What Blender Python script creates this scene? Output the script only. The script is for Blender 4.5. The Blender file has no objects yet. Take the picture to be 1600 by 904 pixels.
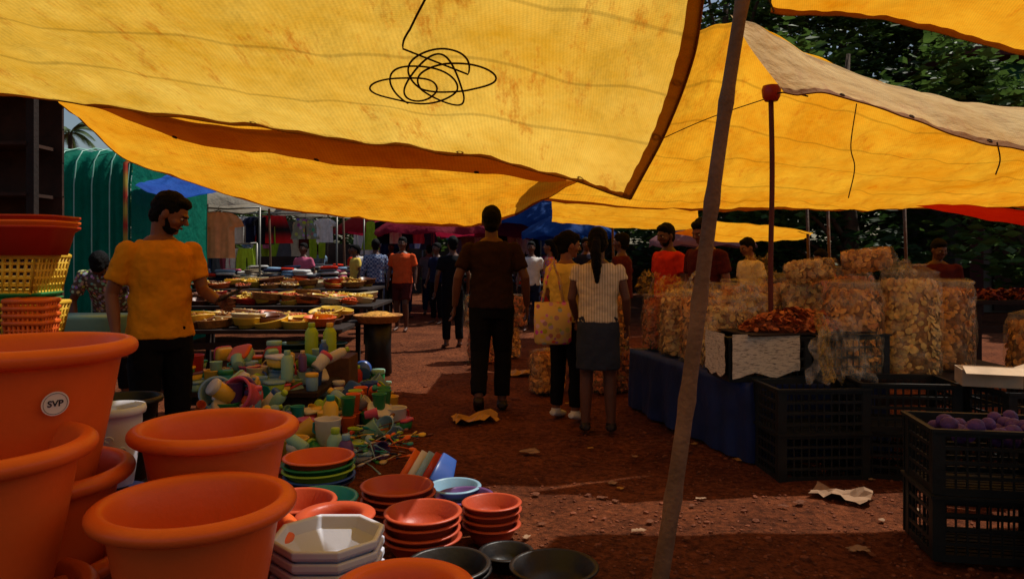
import bpy, math, random
from mathutils import Vector, Matrix, noise
random.seed(7)
R=random.random
def U(a,b): return a+(b-a)*random.random()
scene=bpy.context.scene; col=scene.collection
def lin(c): return c/12.92 if c<=.04045 else ((c+.055)/1.055)**2.4
def rgb(r,g,b): return (lin(r/255),lin(g/255),lin(b/255),1)
# ---------------- materials
MC={}
def M(name,c,rough=.55,ns=6,na=.25,bump=.15,bs=30,trans=0,metal=0,spec=.3):
    if name in MC: return MC[name]
    m=bpy.data.materials.new(name); m.use_nodes=True; nt=m.node_tree; n=nt.nodes; l=nt.links
    p=n['Principled BSDF']; p.inputs['Roughness'].default_value=rough; p.inputs['Metallic'].default_value=metal
    p.inputs['Specular IOR Level'].default_value=spec
    tc=n.new('ShaderNodeTexCoord'); no=n.new('ShaderNodeTexNoise'); no.inputs['Scale'].default_value=ns; no.inputs['Detail'].default_value=4
    l.new(tc.outputs['Object'],no.inputs['Vector'])
    cr=n.new('ShaderNodeValToRGB'); a=cr.color_ramp.elements[0]; b=cr.color_ramp.elements[1]
    a.position=.3;b.position=.7
    a.color=(c[0]*(1-na),c[1]*(1-na),c[2]*(1-na),1); b.color=(min(1,c[0]*(1+na*.6)),min(1,c[1]*(1+na*.6)),min(1,c[2]*(1+na*.6)),1)
    l.new(no.outputs['Fac'],cr.inputs['Fac']); l.new(cr.outputs['Color'],p.inputs['Base Color'])
    if bump:
        n2=n.new('ShaderNodeTexNoise'); n2.inputs['Scale'].default_value=bs; n2.inputs['Detail'].default_value=3
        l.new(tc.outputs['Object'],n2.inputs['Vector'])
        bp=n.new('ShaderNodeBump'); bp.inputs['Strength'].default_value=bump; bp.inputs['Distance'].default_value=.02
        l.new(n2.outputs['Fac'],bp.inputs['Height']); l.new(bp.outputs['Normal'],p.inputs['Normal'])
    if trans:
        out=n['Material Output']; t=n.new('ShaderNodeBsdfTranslucent'); mx=n.new('ShaderNodeMixShader'); mx.inputs[0].default_value=trans
        l.new(cr.outputs['Color'],t.inputs['Color']); l.new(p.outputs[0],mx.inputs[1]); l.new(t.outputs[0],mx.inputs[2]); l.new(mx.outputs[0],out.inputs[0])
    MC[name]=m; return m
def tarp_mat(name,c,c2,trans=.6,stain=.3):
    m=bpy.data.materials.new(name); m.use_nodes=True; nt=m.node_tree; n=nt.nodes; l=nt.links
    p=n['Principled BSDF']; p.inputs['Roughness'].default_value=.75; p.inputs['Specular IOR Level'].default_value=.15
    tc=n.new('ShaderNodeTexCoord')
    no=n.new('ShaderNodeTexNoise'); no.inputs['Scale'].default_value=1.7; no.inputs['Detail'].default_value=8; no.inputs['Roughness'].default_value=.7
    l.new(tc.outputs['Object'],no.inputs['Vector'])
    cr=n.new('ShaderNodeValToRGB'); cr.color_ramp.elements[0].position=.3; cr.color_ramp.elements[1].position=.7
    cr.color_ramp.elements[0].color=c; cr.color_ramp.elements[1].color=c2
    l.new(no.outputs['Fac'],cr.inputs['Fac'])
    mp=n.new('ShaderNodeMapping'); mp.inputs['Scale'].default_value=(5,1.4,3); l.new(tc.outputs['Object'],mp.inputs['Vector'])
    ns=n.new('ShaderNodeTexNoise'); ns.inputs['Scale'].default_value=1.6; ns.inputs['Detail'].default_value=10; ns.inputs['Roughness'].default_value=.8
    l.new(mp.outputs[0],ns.inputs['Vector'])
    r2=n.new('ShaderNodeValToRGB'); r2.color_ramp.elements[0].position=.54; r2.color_ramp.elements[1].position=.67
    r2.color_ramp.elements[0].color=(0,0,0,1); r2.color_ramp.elements[1].color=(stain,stain,stain,1)
    l.new(ns.outputs['Fac'],r2.inputs['Fac'])
    mx=n.new('ShaderNodeMixRGB'); mx.inputs[2].default_value=(c[0]*.8,c[1]*.45,c[2]*.35,1)
    l.new(r2.outputs[0],mx.inputs[0]); l.new(cr.outputs[0],mx.inputs[1])
    mul=None
    for ax in ('X','Y'):
        w=n.new('ShaderNodeTexWave'); w.wave_type='BANDS'; w.bands_direction=ax; w.inputs['Scale'].default_value=20; w.inputs['Distortion'].default_value=1.2
        w.inputs['Detail'].default_value=3
        l.new(tc.outputs['UV'],w.inputs['Vector'])
        if mul is None: mul=w
        else:
            ad=n.new('ShaderNodeMath'); ad.operation='ADD'; l.new(mul.outputs['Fac'],ad.inputs[0]); l.new(w.outputs['Fac'],ad.inputs[1])
    mr=n.new('ShaderNodeMapRange'); mr.inputs[1].default_value=0; mr.inputs[2].default_value=2; mr.inputs[3].default_value=.86; mr.inputs[4].default_value=1.06
    l.new(ad.outputs[0],mr.inputs[0])
    m2=n.new('ShaderNodeMixRGB'); m2.blend_type='MULTIPLY'; m2.inputs[0].default_value=1
    l.new(mx.outputs[0],m2.inputs[1]); l.new(mr.outputs[0],m2.inputs[2])
    # long fold creases
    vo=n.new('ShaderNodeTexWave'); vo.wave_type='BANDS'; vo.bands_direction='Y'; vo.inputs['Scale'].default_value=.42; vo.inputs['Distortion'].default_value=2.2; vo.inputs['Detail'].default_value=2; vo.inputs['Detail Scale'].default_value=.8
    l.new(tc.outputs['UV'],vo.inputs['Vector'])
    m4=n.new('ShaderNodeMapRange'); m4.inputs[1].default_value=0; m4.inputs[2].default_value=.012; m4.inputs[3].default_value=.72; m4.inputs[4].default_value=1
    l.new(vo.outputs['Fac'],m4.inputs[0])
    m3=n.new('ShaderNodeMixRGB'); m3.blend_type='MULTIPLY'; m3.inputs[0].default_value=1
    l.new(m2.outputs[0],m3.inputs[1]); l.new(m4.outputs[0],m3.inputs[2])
    l.new(m3.outputs[0],p.inputs['Base Color'])
    bp=n.new('ShaderNodeBump'); bp.inputs['Strength'].default_value=.7; bp.inputs['Distance'].default_value=.06
    nb=n.new('ShaderNodeTexNoise'); nb.inputs['Scale'].default_value=6; nb.inputs['Detail'].default_value=7; l.new(tc.outputs['Object'],nb.inputs['Vector'])
    l.new(nb.outputs['Fac'],bp.inputs['Height']); l.new(bp.outputs[0],p.inputs['Normal'])
    t=n.new('ShaderNodeBsdfTranslucent'); l.new(m3.outputs[0],t.inputs['Color']); l.new(bp.outputs[0],t.inputs['Normal'])
    ms=n.new('ShaderNodeMixShader'); ms.inputs[0].default_value=trans
    l.new(p.outputs[0],ms.inputs[1]); l.new(t.outputs[0],ms.inputs[2]); l.new(ms.outputs[0],n['Material Output'].inputs[0])
    return m
def film_mat(name,c,alpha=.25):
    m=bpy.data.materials.new(name); m.use_nodes=True; nt=m.node_tree; n=nt.nodes; l=nt.links
    p=n['Principled BSDF']; p.inputs['Base Color'].default_value=c; p.inputs['Roughness'].default_value=.18; p.inputs['Specular IOR Level'].default_value=.8
    tc=n.new('ShaderNodeTexCoord'); nb=n.new('ShaderNodeTexNoise'); nb.inputs['Scale'].default_value=11; nb.inputs['Detail'].default_value=4; l.new(tc.outputs['Object'],nb.inputs['Vector'])
    bp=n.new('ShaderNodeBump'); bp.inputs['Strength'].default_value=.8; bp.inputs['Distance'].default_value=.04; l.new(nb.outputs['Fac'],bp.inputs['Height']); l.new(bp.outputs[0],p.inputs['Normal'])
    tr=n.new('ShaderNodeBsdfTransparent'); tr.inputs[0].default_value=(1,.98,.93,1)
    mr=n.new('ShaderNodeMapRange'); mr.inputs[1].default_value=.45; mr.inputs[2].default_value=.75; mr.inputs[3].default_value=alpha*.5; mr.inputs[4].default_value=min(1,alpha*2.2)
    l.new(nb.outputs['Fac'],mr.inputs[0])
    ms=n.new('ShaderNodeMixShader'); l.new(mr.outputs[0],ms.inputs[0]); l.new(tr.outputs[0],ms.inputs[1]); l.new(p.outputs[0],ms.inputs[2]); l.new(ms.outputs[0],n['Material Output'].inputs[0])
    return m
def pattern_mat(name,c1,c2,kind,scale,rough=.8):
    m=bpy.data.materials.new(name); m.use_nodes=True; nt=m.node_tree; n=nt.nodes; l=nt.links
    p=n['Principled BSDF']; p.inputs['Roughness'].default_value=rough; p.inputs['Specular IOR Level'].default_value=.15
    tc=n.new('ShaderNodeTexCoord'); mx=n.new('ShaderNodeMixRGB'); mx.inputs[1].default_value=c1; mx.inputs[2].default_value=c2
    if kind=='stripe' or kind=='vstripe':
        w=n.new('ShaderNodeTexWave'); w.bands_direction='Z' if kind=='stripe' else 'X'; w.inputs['Scale'].default_value=scale; w.inputs['Distortion'].default_value=.3
        l.new(tc.outputs['Object'],w.inputs['Vector']); l.new(w.outputs['Fac'],mx.inputs[0])
    elif kind=='check':
        w=n.new('ShaderNodeTexChecker'); w.inputs['Scale'].default_value=scale; l.new(tc.outputs['Object'],w.inputs['Vector']); l.new(w.outputs['Fac'],mx.inputs[0])
    elif kind=='spots':
        w=n.new('ShaderNodeTexVoronoi'); w.inputs['Scale'].default_value=scale; l.new(tc.outputs['Object'],w.inputs['Vector'])
        r=n.new('ShaderNodeValToRGB'); r.color_ramp.elements[0].position=.42; r.color_ramp.elements[1].position=.5; l.new(w.outputs['Distance'],r.inputs[0]); 
        l.new(r.outputs[0],mx.inputs[0]); 
        m2=n.new('ShaderNodeMixRGB'); m2.inputs[0].default_value=.45; l.new(w.outputs['Color'],m2.inputs[2]); m2.inputs[1].default_value=c1; l.new(m2.outputs[0],mx.inputs[1])
    elif kind=='print':
        mp=n.new('ShaderNodeMapping'); mp.inputs['Scale'].default_value=(scale*.6,scale*.6,scale*3.2); l.new(tc.outputs['Object'],mp.inputs[0])
        w=n.new('ShaderNodeTexNoise'); w.inputs['Scale'].default_value=3; w.inputs['Detail'].default_value=6; w.inputs['Roughness'].default_value=.8; l.new(mp.outputs[0],w.inputs['Vector'])
        r=n.new('ShaderNodeValToRGB'); r.color_ramp.elements[0].position=.38; r.color_ramp.elements[1].position=.5; l.new(w.outputs['Fac'],r.inputs[0]); l.new(r.outputs[0],mx.inputs[0])
    l.new(mx.outputs[0],p.inputs['Base Color'])
    return m
# ---------------- mesh builder
class MB:
    def __init__(s): s.v=[]; s.f=[]; s.m=[]; s.cm=0
    def face(s,*i): s.f.append(tuple(i)); s.m.append(s.cm)
    def add(s,vs,fs):
        b=len(s.v); s.v+= [Vector(q) for q in vs]
        for f in fs: s.f.append(tuple(b+i for i in f)); s.m.append(s.cm)
    def box(s,c,d,rz=0,mat=None):
        mt=mat or Matrix.Rotation(rz,3,'Z'); c=Vector(c)
        vs=[c+mt@Vector((x*d[0]/2,y*d[1]/2,z*d[2]/2)) for z in(-1,1) for y in(-1,1) for x in(-1,1)]
        s.add(vs,[(0,2,3,1),(4,5,7,6),(0,1,5,4),(2,6,7,3),(0,4,6,2),(1,3,7,5)])
    def tube(s,pts,rad,seg=8,cap=True,flat=1.0,up=None):
        pts=[Vector(p) for p in pts]; n=len(pts)
        if not hasattr(rad,'__len__'): rad=[rad]*n
        b=len(s.v); prev=None
        for i,p in enumerate(pts):
            t=(pts[min(i+1,n-1)]-pts[max(i-1,0)]).normalized()
            if prev is None:
                a=Vector(up) if up else (Vector((0,0,1)) if abs(t.z)<.9 else Vector((1,0,0)))
            else: a=prev
            x=(a-t*a.dot(t)).normalized(); y=t.cross(x); prev=x
            for k in range(seg):
                an=2*math.pi*k/seg
                s.v.append(p+(x*math.cos(an)*flat+y*math.sin(an))*rad[i])
        for i in range(n-1):
            for k in range(seg):
                k2=(k+1)%seg
                s.face(b+i*seg+k,b+i*seg+k2,b+(i+1)*seg+k2,b+(i+1)*seg+k)
        if cap:
            s.face(*[b+k for k in range(seg)][::-1]); s.face(*[b+(n-1)*seg+k for k in range(seg)])
    def ell(s,c,r,seg=14,rings=9):
        c=Vector(c); b=len(s.v)
        s.v.append(c+Vector((0,0,-r[2])))
        for j in range(1,rings):
            ph=-math.pi/2+math.pi*j/rings
            for k in range(seg):
                a=2*math.pi*k/seg; s.v.append(c+Vector((r[0]*math.cos(ph)*math.cos(a),r[1]*math.cos(ph)*math.sin(a),r[2]*math.sin(ph))))
        s.v.append(c+Vector((0,0,r[2]))); t=len(s.v)-1
        for k in range(seg):
            k2=(k+1)%seg
            s.face(b,b+1+k2,b+1+k)
            for j in range(rings-2):
                o=b+1+j*seg; s.face(o+k,o+k2,o+seg+k2,o+seg+k)
            o=b+1+(rings-2)*seg; s.face(o+k,o+k2,t)
    def loft(s,secs,seg=20,pw=1.0):
        b=len(s.v)
        for (z,rx,ry,cx,cy) in secs:
            for k in range(seg):
                a=2*math.pi*k/seg; ca,sa=math.cos(a),math.sin(a)
                s.v.append(Vector((cx+rx*math.copysign(abs(ca)**pw,ca),cy+ry*math.copysign(abs(sa)**pw,sa),z)))
        n=len(secs)
        for i in range(n-1):
            for k in range(seg):
                k2=(k+1)%seg; s.face(b+i*seg+k,b+i*seg+k2,b+(i+1)*seg+k2,b+(i+1)*seg+k)
        s.face(*[b+k for k in range(seg)][::-1]); s.face(*[b+(n-1)*seg+k for k in range(seg)])
    def lathe(s,prof,seg=40,c=(0,0,0)):
        b=len(s.v); c=Vector(c)
        for r,z in prof:
            for k in range(seg):
                a=2*math.pi*k/seg; s.v.append(c+Vector((r*math.cos(a),r*math.sin(a),z)))
        n=len(prof)
        for i in range(n-1):
            for k in range(seg):
                k2=(k+1)%seg; s.face(b+i*seg+k,b+i*seg+k2,b+(i+1)*seg+k2,b+(i+1)*seg+k)
        s.face(*[b+k for k in range(seg)][::-1]); s.face(*[b+(n-1)*seg+k for k in range(seg)])
    def xf(s,start,mt):
        for i in range(start,len(s.v)): s.v[i]=mt@s.v[i]
    def mesh(s,name,mats,smooth=True):
        me=bpy.data.meshes.new(name); me.from_pydata([tuple(v) for v in s.v],[],s.f)
        if not isinstance(mats,(list,tuple)): mats=[mats]
        for m in mats: me.materials.append(m)
        if len(mats)>1: me.polygons.foreach_set('material_index',s.m)
        if smooth: me.polygons.foreach_set('use_smooth',[True]*len(me.polygons))
        me.update(); return me
def ob(name,me,loc=(0,0,0),rot=(0,0,0),sc=1,parent=None,label=None,cat=None,group=None,kind=None):
    o=bpy.data.objects.new(name,me); o.location=loc; o.rotation_euler=rot
    o.scale=(sc,sc,sc) if not hasattr(sc,'__len__') else sc
    if parent: o.parent=parent
    if label: o['label']=label
    if cat and not parent: o['category']=cat
    if group: o['group']=group
    if kind: o['kind']=kind
    col.objects.link(o); return o
def sharp(o):
    m=o.modifiers.new('b','BEVEL'); m.width=.004; m.segments=2; m.limit_method='ANGLE'
    return o
def cr(p0,p1,p2,p3,t):
    return .5*((2*p1)+(-p0+p2)*t+(2*p0-5*p1+4*p2-p3)*t*t+(-p0+3*p1-3*p2+p3)*t*t*t)
def crl(P,t):
    n=len(P); t=max(0,min(n-1-1e-6,t)); i=int(t); f=t-i
    g=lambda k: P[k] if 0<=k<n else (2*P[0]-P[1] if k<0 else 2*P[n-1]-P[n-2])
    return cr(g(i-1),g(i),g(i+1),g(i+2),f)
def make_S(ctrl,amp,seed):
    C=[[Vector(p) for p in r] for r in ctrl]
    def S(u,v):
        p=crl([crl(r,u) for r in C],v)
        q=Vector((p.x,p.y,seed))
        w=noise.noise(q*1.3)*amp*1.2+noise.noise(Vector((p.x*5,p.y*1.5,seed)))*amp*.6+(abs(noise.noise(q*3.2))-.2)*amp*.8
        return p+Vector((0,0,w))
    return S
def sheet(ctrl,nu,nv,amp,seed,mat,name,**kw):
    S=make_S(ctrl,amp,seed); U_=len(ctrl[0])-1; V_=len(ctrl)-1
    vs=[];fs=[]
    for j in range(nv+1):
        for i in range(nu+1): vs.append(S(U_*i/nu,V_*j/nv))
    for j in range(nv):
        for i in range(nu):
            a=j*(nu+1)+i; fs.append((a,a+1,a+nu+2,a+nu+1))
    mb=MB(); mb.v=vs; mb.f=fs; mb.m=[0]*len(fs); me=mb.mesh(name,mat)
    L=(Vector(ctrl[0][-1])-Vector(ctrl[0][0])).length; W=(Vector(ctrl[-1][0])-Vector(ctrl[0][0])).length
    uv=me.uv_layers.new(name='UVMap')
    for lp in me.loops:
        i=lp.vertex_index; uv.data[lp.index].uv=((i%(nu+1))/nu*L,(i//(nu+1))/nv*W)
    return ob(name,me,**kw),S
# ---------------- common materials
TERRA=M('terracotta_plastic',rgb(216,96,42),.38,3,.14,.06,60)
TERRA2=M('terracotta_plastic_dark',rgb(176,70,42),.42,3,.18,.06,60)
WHITEP=M('white_plastic',rgb(194,200,218),.4,4,.1,.05)
BLACKP=M('black_plastic',rgb(20,21,24),.42,5,.3,.1)
CRATEP=M('crate_plastic',rgb(27,30,29),.5,5,.3,.15)
BAMBOO=M('bamboo',rgb(124,92,68),.7,5,.4,.45,40)
WOOD=M('wood',rgb(86,58,38),.8,5,.35,.3,25)
DWOOD=M('dark_wood',rgb(38,25,19),.85,5,.35,.3,25)
ROPE=M('rope',rgb(70,48,22),.9,20,.3,.3,200)
METAL=M('metal_pole',rgb(110,108,102),.4,5,.2,.05,metal=.6)
PAL={k:M('plastic_'+k,rgb(*c),.36,5,.14,.04) for k,c in dict(red=(166,42,30),orange=(214,96,36),yellow=(222,182,64),lime=(156,192,58),green=(36,122,72),teal=(36,140,144),blue=(46,82,156),sky=(126,168,196),pink=(196,78,110),purple=(96,66,122),white=(200,200,196),cream=(204,182,134),navy=(26,31,60),brown=(100,54,30),mint=(140,188,170),darkgreen=(18,52,40)).items()}
CL={k:M('cloth_'+k,rgb(*c),.9,8,.18,.3,18,spec=.1) for k,c in dict(mustard=(212,138,26),brown=(42,26,23),black=(14,14,19),denim=(46,51,62),red=(200,48,26),maroon=(76,26,24),cream=(206,190,162),yellow=(222,190,86),blue=(48,68,108),white=(206,204,200),peach=(226,150,100),grey=(90,90,96),skyc=(120,150,178),pink=(196,98,126),lime=(150,180,44),orange=(214,84,38),navy=(22,27,52),beige=(142,126,102)).items()}
SKIN=M('skin_brown',rgb(118,72,49),.5,10,.12,.05,80)
SKIN2=M('skin_dark',rgb(90,56,41),.5,10,.12,.05,80)
HAIR=M('hair_black',rgb(7,6,7),.7,40,.4,.6,120,spec=.12)
EYE=M('eye_white',rgb(170,160,150),.3,5,.05,0); IRIS=M('iris_dark',rgb(20,12,8),.2,5,.05,0); LIP=M('lip',rgb(96,48,42),.5,10,.1,0)
SHOE=M('shoe_dark',rgb(34,26,24),.6); SHOEW=M('shoe_white',rgb(200,200,198),.6)
# ---------------- people
def hand(mb,el,wr,side,curl):
    d=(wr-el).normalized(); n=side.cross(d).normalized(); sd=d.cross(n).normalized()
    w=wr
    mb.tube([w-d*.01,w+d*.03,w+d*.085],[.026,.036,.040],8,flat=.42,up=n)
    for i,L in enumerate((.072,.08,.075,.058)):
        p=w+d*.078+sd*(1.5-i)*.0215; dr=(d+sd*(1.5-i)*.06).normalized(); pts=[p-dr*.02,p]; a=0
        for q in range(3):
            a+=curl; pts.append(pts[-1]+(dr*math.cos(a)+n*math.sin(a))*L*(.42,.32,.26)[q])
        mb.tube(pts,[.0105,.0105,.0095,.0088,.0075],7)
    p=w+d*.025+sd*.026
    mb.tube([p,p+d*.03+sd*.025+n*.008,p+d*.058+sd*.034+n*.02,p+d*.08+sd*.032+n*.03],[.014,.012,.0105,.008],7)
def person(label,x,y,yaw,h,shirt,pants,skin=SKIN,hair='short',vox=.009,arms=None,legs=None,look=(0,0),lean=0,sleeve='short',bottom='trousers',beard=False,shoes=None,group=None,fat=1.0,z=0,hem=.90,female=False):
    A=dict(re=(.255,-.02,1.15),rw=(.27,.07,.89),le=(-.255,-.02,1.15),lw=(-.27,.07,.89),rc=.3,lc=.3); A.update(arms or {})
    G=dict(rk=(.1,.02,.49),ra=(.11,-.01,.085),lk=(-.1,.02,.49),la=(-.11,-.01,.085)); G.update(legs or {})
    V=Vector
    shx=.158 if female else .182
    Lm=Matrix.Translation((0,0,.95))@Matrix.Rotation(-lean,4,'X')@Matrix.Translation((0,0,-.95))
    Hm=Lm@Matrix.Translation((0,.01,1.53))@Matrix.Rotation(look[0],4,'Z')@Matrix.Rotation(-look[1],4,'X')@Matrix.Translation((0,-.01,-1.53))
    k=fat*(.9 if female else 1)
    sec=[(.84,.13,.10),(.93,.165,.118),(1.03,.148,.105),(1.15,.15,.108),(1.28,.17,.118),(1.38,.172,.112),(1.43,.145,.09),(1.46,.105,.075),(1.49,.07,.062)]
    def tors(mb,inf,z0,z1):
        s0=[]
        zz=[z0]+[q[0] for q in sec if z0<q[0]<z1]+[z1]
        for q in zz:
            for i in range(len(sec)-1):
                if sec[i][0]<=q<=sec[i+1][0]:
                    t=(q-sec[i][0])/(sec[i+1][0]-sec[i][0]); rx=sec[i][1]*(1-t)+sec[i+1][1]*t; ry=sec[i][2]*(1-t)+sec[i+1][2]*t; break
            s0.append((q,rx*k+inf,ry*k+inf,0,0))
        mb.loft(s0)
    b=MB()
    tors(b,0,.84,1.49)
    for s,e,w,c in ((1,'re','rw','rc'),(-1,'le','lw','lc')):
        sh=V((s*shx*fat,0,1.395)); E=V(A[e]); W=V(A[w])
        if female: E=V((E.x*.88,E.y,E.z)); W=V((W.x*.88,W.y,W.z))
        b.tube([sh,(sh*.6+E*.4),E,E*.6+W*.4,W],[.050*k,.045*k,.037*k,.037*k,.025],12)
        b.ell(sh,(.052*k,.052*k,.052*k)); b.ell(E,(.037*k,.037*k,.037*k))
        hand(b,E,W,V((0,1,0)) if abs((W-E).normalized().y)<.7 else V((s*-.3,0,1)) ,A[c])
    b.xf(0,Lm); n0=len(b.v)
    b.tube([(0,-.005,1.44),(0,.01,1.58)],[.060,.053],12); b.xf(n0,Lm); n0=len(b.v)
    b.ell((0,.018,1.64),(.074,.094,.112),18,12); b.ell((0,.046,1.58),(.054,.058,.058)); b.ell((0,.083,1.555),(.026,.026,.022))
    b.tube([(0,.104,1.662),(0,.120,1.64),(0,.132,1.618)],[.008,.011,.016],8); b.ell((0,.098,1.668),(.05,.018,.012))
    for s in(-1,1): b.ell((s*.077,.008,1.632),(.011,.022,.034)); b.ell((s*.045,.075,1.615),(.024,.028,.022))
    b.xf(n0,Hm)
    for s,kk,a in ((1,'rk','ra'),(-1,'lk','la')):
        hp=V((s*.085*k,0,.9)); K=V(G[kk]); N=V(G[a])
        b.tube([hp,hp*.5+K*.5,K,K*.65+N*.35,N],[.092*k,.08*k,.057*k,.056*k,.038],12)
        td=V(G.get(a+'t',(s*.12,1,-.1))); td.normalize()
        b.tube([N-td*.055-V((0,0,.04)),N-V((0,0,.045)),N+td*.10-V((0,0,.055)),N+td*.165-V((0,0,.06))],[.036,.042,.040,.024],10,flat=.7,up=(0,0,1))
        b.tube([N,N-V((0,0,.05))],[.038,.036],10)
    me=b.mesh('person_body',skin)
    o=ob('person',me,(x,y,z),(0,0,yaw),h/1.75,label=label,cat='person',group=group)
    def rm(o,v,it=3,disp=0,ds=.12):
        m=o.modifiers.new('r','REMESH'); m.mode='VOXEL'; m.voxel_size=v; m.use_smooth_shade=True
        m=o.modifiers.new('s','SMOOTH'); m.iterations=it; m.factor=.5
        if disp:
            t=bpy.data.textures.get('cl%.3f'%ds) or bpy.data.textures.new('cl%.3f'%ds,'CLOUDS'); t.noise_scale=ds; t.noise_depth=2
            m=o.modifiers.new('d','DISPLACE'); m.texture=t; m.strength=disp; m.texture_coords='LOCAL'; m.mid_level=.4
    rm(o,max(.006,vox*.75),2)
    c=MB(); tors(c,.016,hem,1.462)
    if not female: c.loft([(hem-.01,.17*k+.02,.118*k+.02,0,0),(1.03,.155*k+.022,.11*k+.02,0,0),(1.2,.15*k+.02,.105*k+.018,0,0)])
    for s,e,w in ((1,'re','rw'),(-1,'le','lw')):
        sh=V((s*shx*fat,0,1.395)); E=V(A[e]); W=V(A[w])
        if female: E=V((E.x*.88,E.y,E.z)); W=V((W.x*.88,W.y,W.z))
        c.ell(sh,(.062*k,.062*k,.058*k))
        if sleeve=='short': c.tube([sh,sh*.3+E*.7],[.061*k,.060*k],14)
        elif sleeve=='cap': c.tube([sh,sh*.65+E*.35],[.059*k,.058*k],12)
        elif sleeve=='long': c.tube([sh,E,E*.1+W*.9],[.062*k,.052*k,.038*k],12); c.ell(E,(.052,.052,.052))
    c.xf(0,Lm)
    s_=ob('shirt',c.mesh('shirt',shirt),parent=o); rm(s_,vox,5,.026,.08)
    c=MB()
    if bottom=='skirt':
        c.loft([(.56,.19*k,.15*k,0,0),(.75,.185*k,.15*k,0,0),(.92,.17*k+.01,.125*k+.01,0,0),(1.03,.15*k+.008,.11*k+.006,0,0)])
        nm='skirt'
    else:
        nm='trousers'; c.loft([(.80,.155*k,.12*k,0,0),(.88,.168*k+.006,.125*k,0,0),(.93,.165*k+.008,.12*k+.006,0,0),(1.0,.15*k+.01,.11*k+.006,0,0)])
        for s,kk,a in ((1,'rk','ra'),(-1,'lk','la')):
            hp=V((s*.085*k,0,.9)); K=V(G[kk]); N=V(G[a])
            if bottom=='shorts': c.tube([hp,hp*.2+K*.8],[.10*k,.088*k],12)
            else: c.tube([hp,hp*.5+K*.5,K,K*.1+N*.9],[.102*k,.092*k,.074*k,.062*k],12)
    t_=ob(nm,c.mesh(nm,pants),parent=o); rm(t_,vox,2,.02,.12)
    c=MB(); c.ell((0,-.012,1.676),(.085,.105,.104),18,12); c.ell((0,.045,1.730),(.066,.058,.038)); c.ell((0,-.03,1.60),(.066,.073,.06))
    if hair=='bun': c.ell((0,-.105,1.66),(.045,.045,.05))
    if hair=='pony': 
        c.ell((0,-.105,1.64),(.035,.04,.04)); c.tube([(0,-.12,1.64),(.0,-.15,1.55),(.01,-.15,1.42),(.012,-.14,1.28)],[.035,.045,.042,.012],10)
        c.ell((0,-.02,1.63),(.088,.098,.085))
    if hair=='long': c.tube([(0,-.07,1.66),(0,-.10,1.55),(0,-.11,1.42)],[.08,.085,.06],12,flat=.6,up=(0,1,0))
    c.xf(0,Hm)
    h_=ob('hair',c.mesh('hair',HAIR),parent=o); rm(h_,vox,1,.014,.03)
    c=MB()
    for s in(-1,1): c.ell((s*.031,.099,1.645),(.014,.010,.0085),8,6)
    c.xf(0,Hm); ob('eyes',c.mesh('eyes',EYE),parent=o)
    c=MB()
    for s in(-1,1): c.ell((s*.031,.106,1.645),(.006,.0055,.0065),8,6); c.tube([(s*.014,.115,1.664),(s*.05,.10,1.664)],[.005,.003],6)
    c.xf(0,Hm); ob('irises_and_eyebrows',c.mesh('iris',HAIR),parent=o)
    c=MB(); c.tube([(-.024,.104,1.588),(0,.114,1.59),(.024,.104,1.588)],[.003,.008,.003],8); c.xf(0,Hm); ob('mouth',c.mesh('mouth',LIP),parent=o)
    if beard:
        c=MB(); c.ell((0,.048,1.562),(.055,.058,.040)); c.tube([(-.03,.10,1.604),(0,.113,1.606),(.03,.10,1.604)],[.003,.006,.003],6)
        for s in(-1,1): c.tube([(s*.066,.02,1.62),(s*.055,.05,1.575)],[.012,.015],8)
        c.xf(0,Hm); q=ob('beard',c.mesh('beard',HAIR),parent=o); rm(q,vox,1,.006,.03)
    if shoes:
        c=MB()
        for s,a in ((1,'ra'),(-1,'la')):
            N=V(G[a]); td=V(G.get(a+'t',(s*.12,1,-.1))); td.normalize()
            c.tube([N-td*.07-V((0,0,.035)),N-V((0,0,.04)),N+td*.11-V((0,0,.05)),N+td*.18-V((0,0,.055))],[.036,.05,.046,.028],12,flat=.72,up=(0,0,1))
            c.tube([N+V((0,0,.01)),N-V((0,0,.04))],[.045,.046],12)
        q=ob('shoes',c.mesh('shoes',shoes),parent=o); rm(q,vox,2)
    return o
rad=math.radians
person('walking man in dark brown t-shirt and black trousers seen from behind',-.18,6.5,rad(2),1.77,CL['brown'],CL['black'],SKIN2,vox=.009,fat=1.06,
  arms=dict(re=(.29,-.04,1.15),rw=(.31,.06,.9),le=(-.29,-.04,1.15),lw=(-.32,.02,.9)),legs=dict(rk=(.10,.05,.5),ra=(.09,-.02,.085),lk=(-.10,-.02,.49),la=(-.11,-.22,.14),lat=(0,1,-.5)),shoes=SHOE)
person('man in mustard yellow t-shirt looking down at a phone',-2.14,4.5,rad(-132),1.73,CL['mustard'],CL['black'],SKIN,vox=.008,fat=1.05,beard=True,
  look=(rad(50),rad(28)),arms=dict(re=(.26,-.06,1.14),rw=(.27,.04,.9),le=(-.24,.06,1.15),lw=(-.22,.31,1.09),lc=.5,rc=.4),shoes=SHOE,hem=.88)
m=MB(); m.box((0,0,0),(.078,.16,.010)); 
ph=ob('smartphone',m.mesh('smartphone',BLACKP,False),(-1.675,4.37,1.115),(rad(24),rad(-20),rad(-50)),label='dark smartphone held in a hand',cat='phone'); sharp(ph)
m=MB(); m.box((0,0,.0062),(.07,.148,.002)); ob('screen',m.mesh('screen',M('screen_glass',rgb(16,20,28),.08,spec=.8),False),parent=ph)
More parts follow.
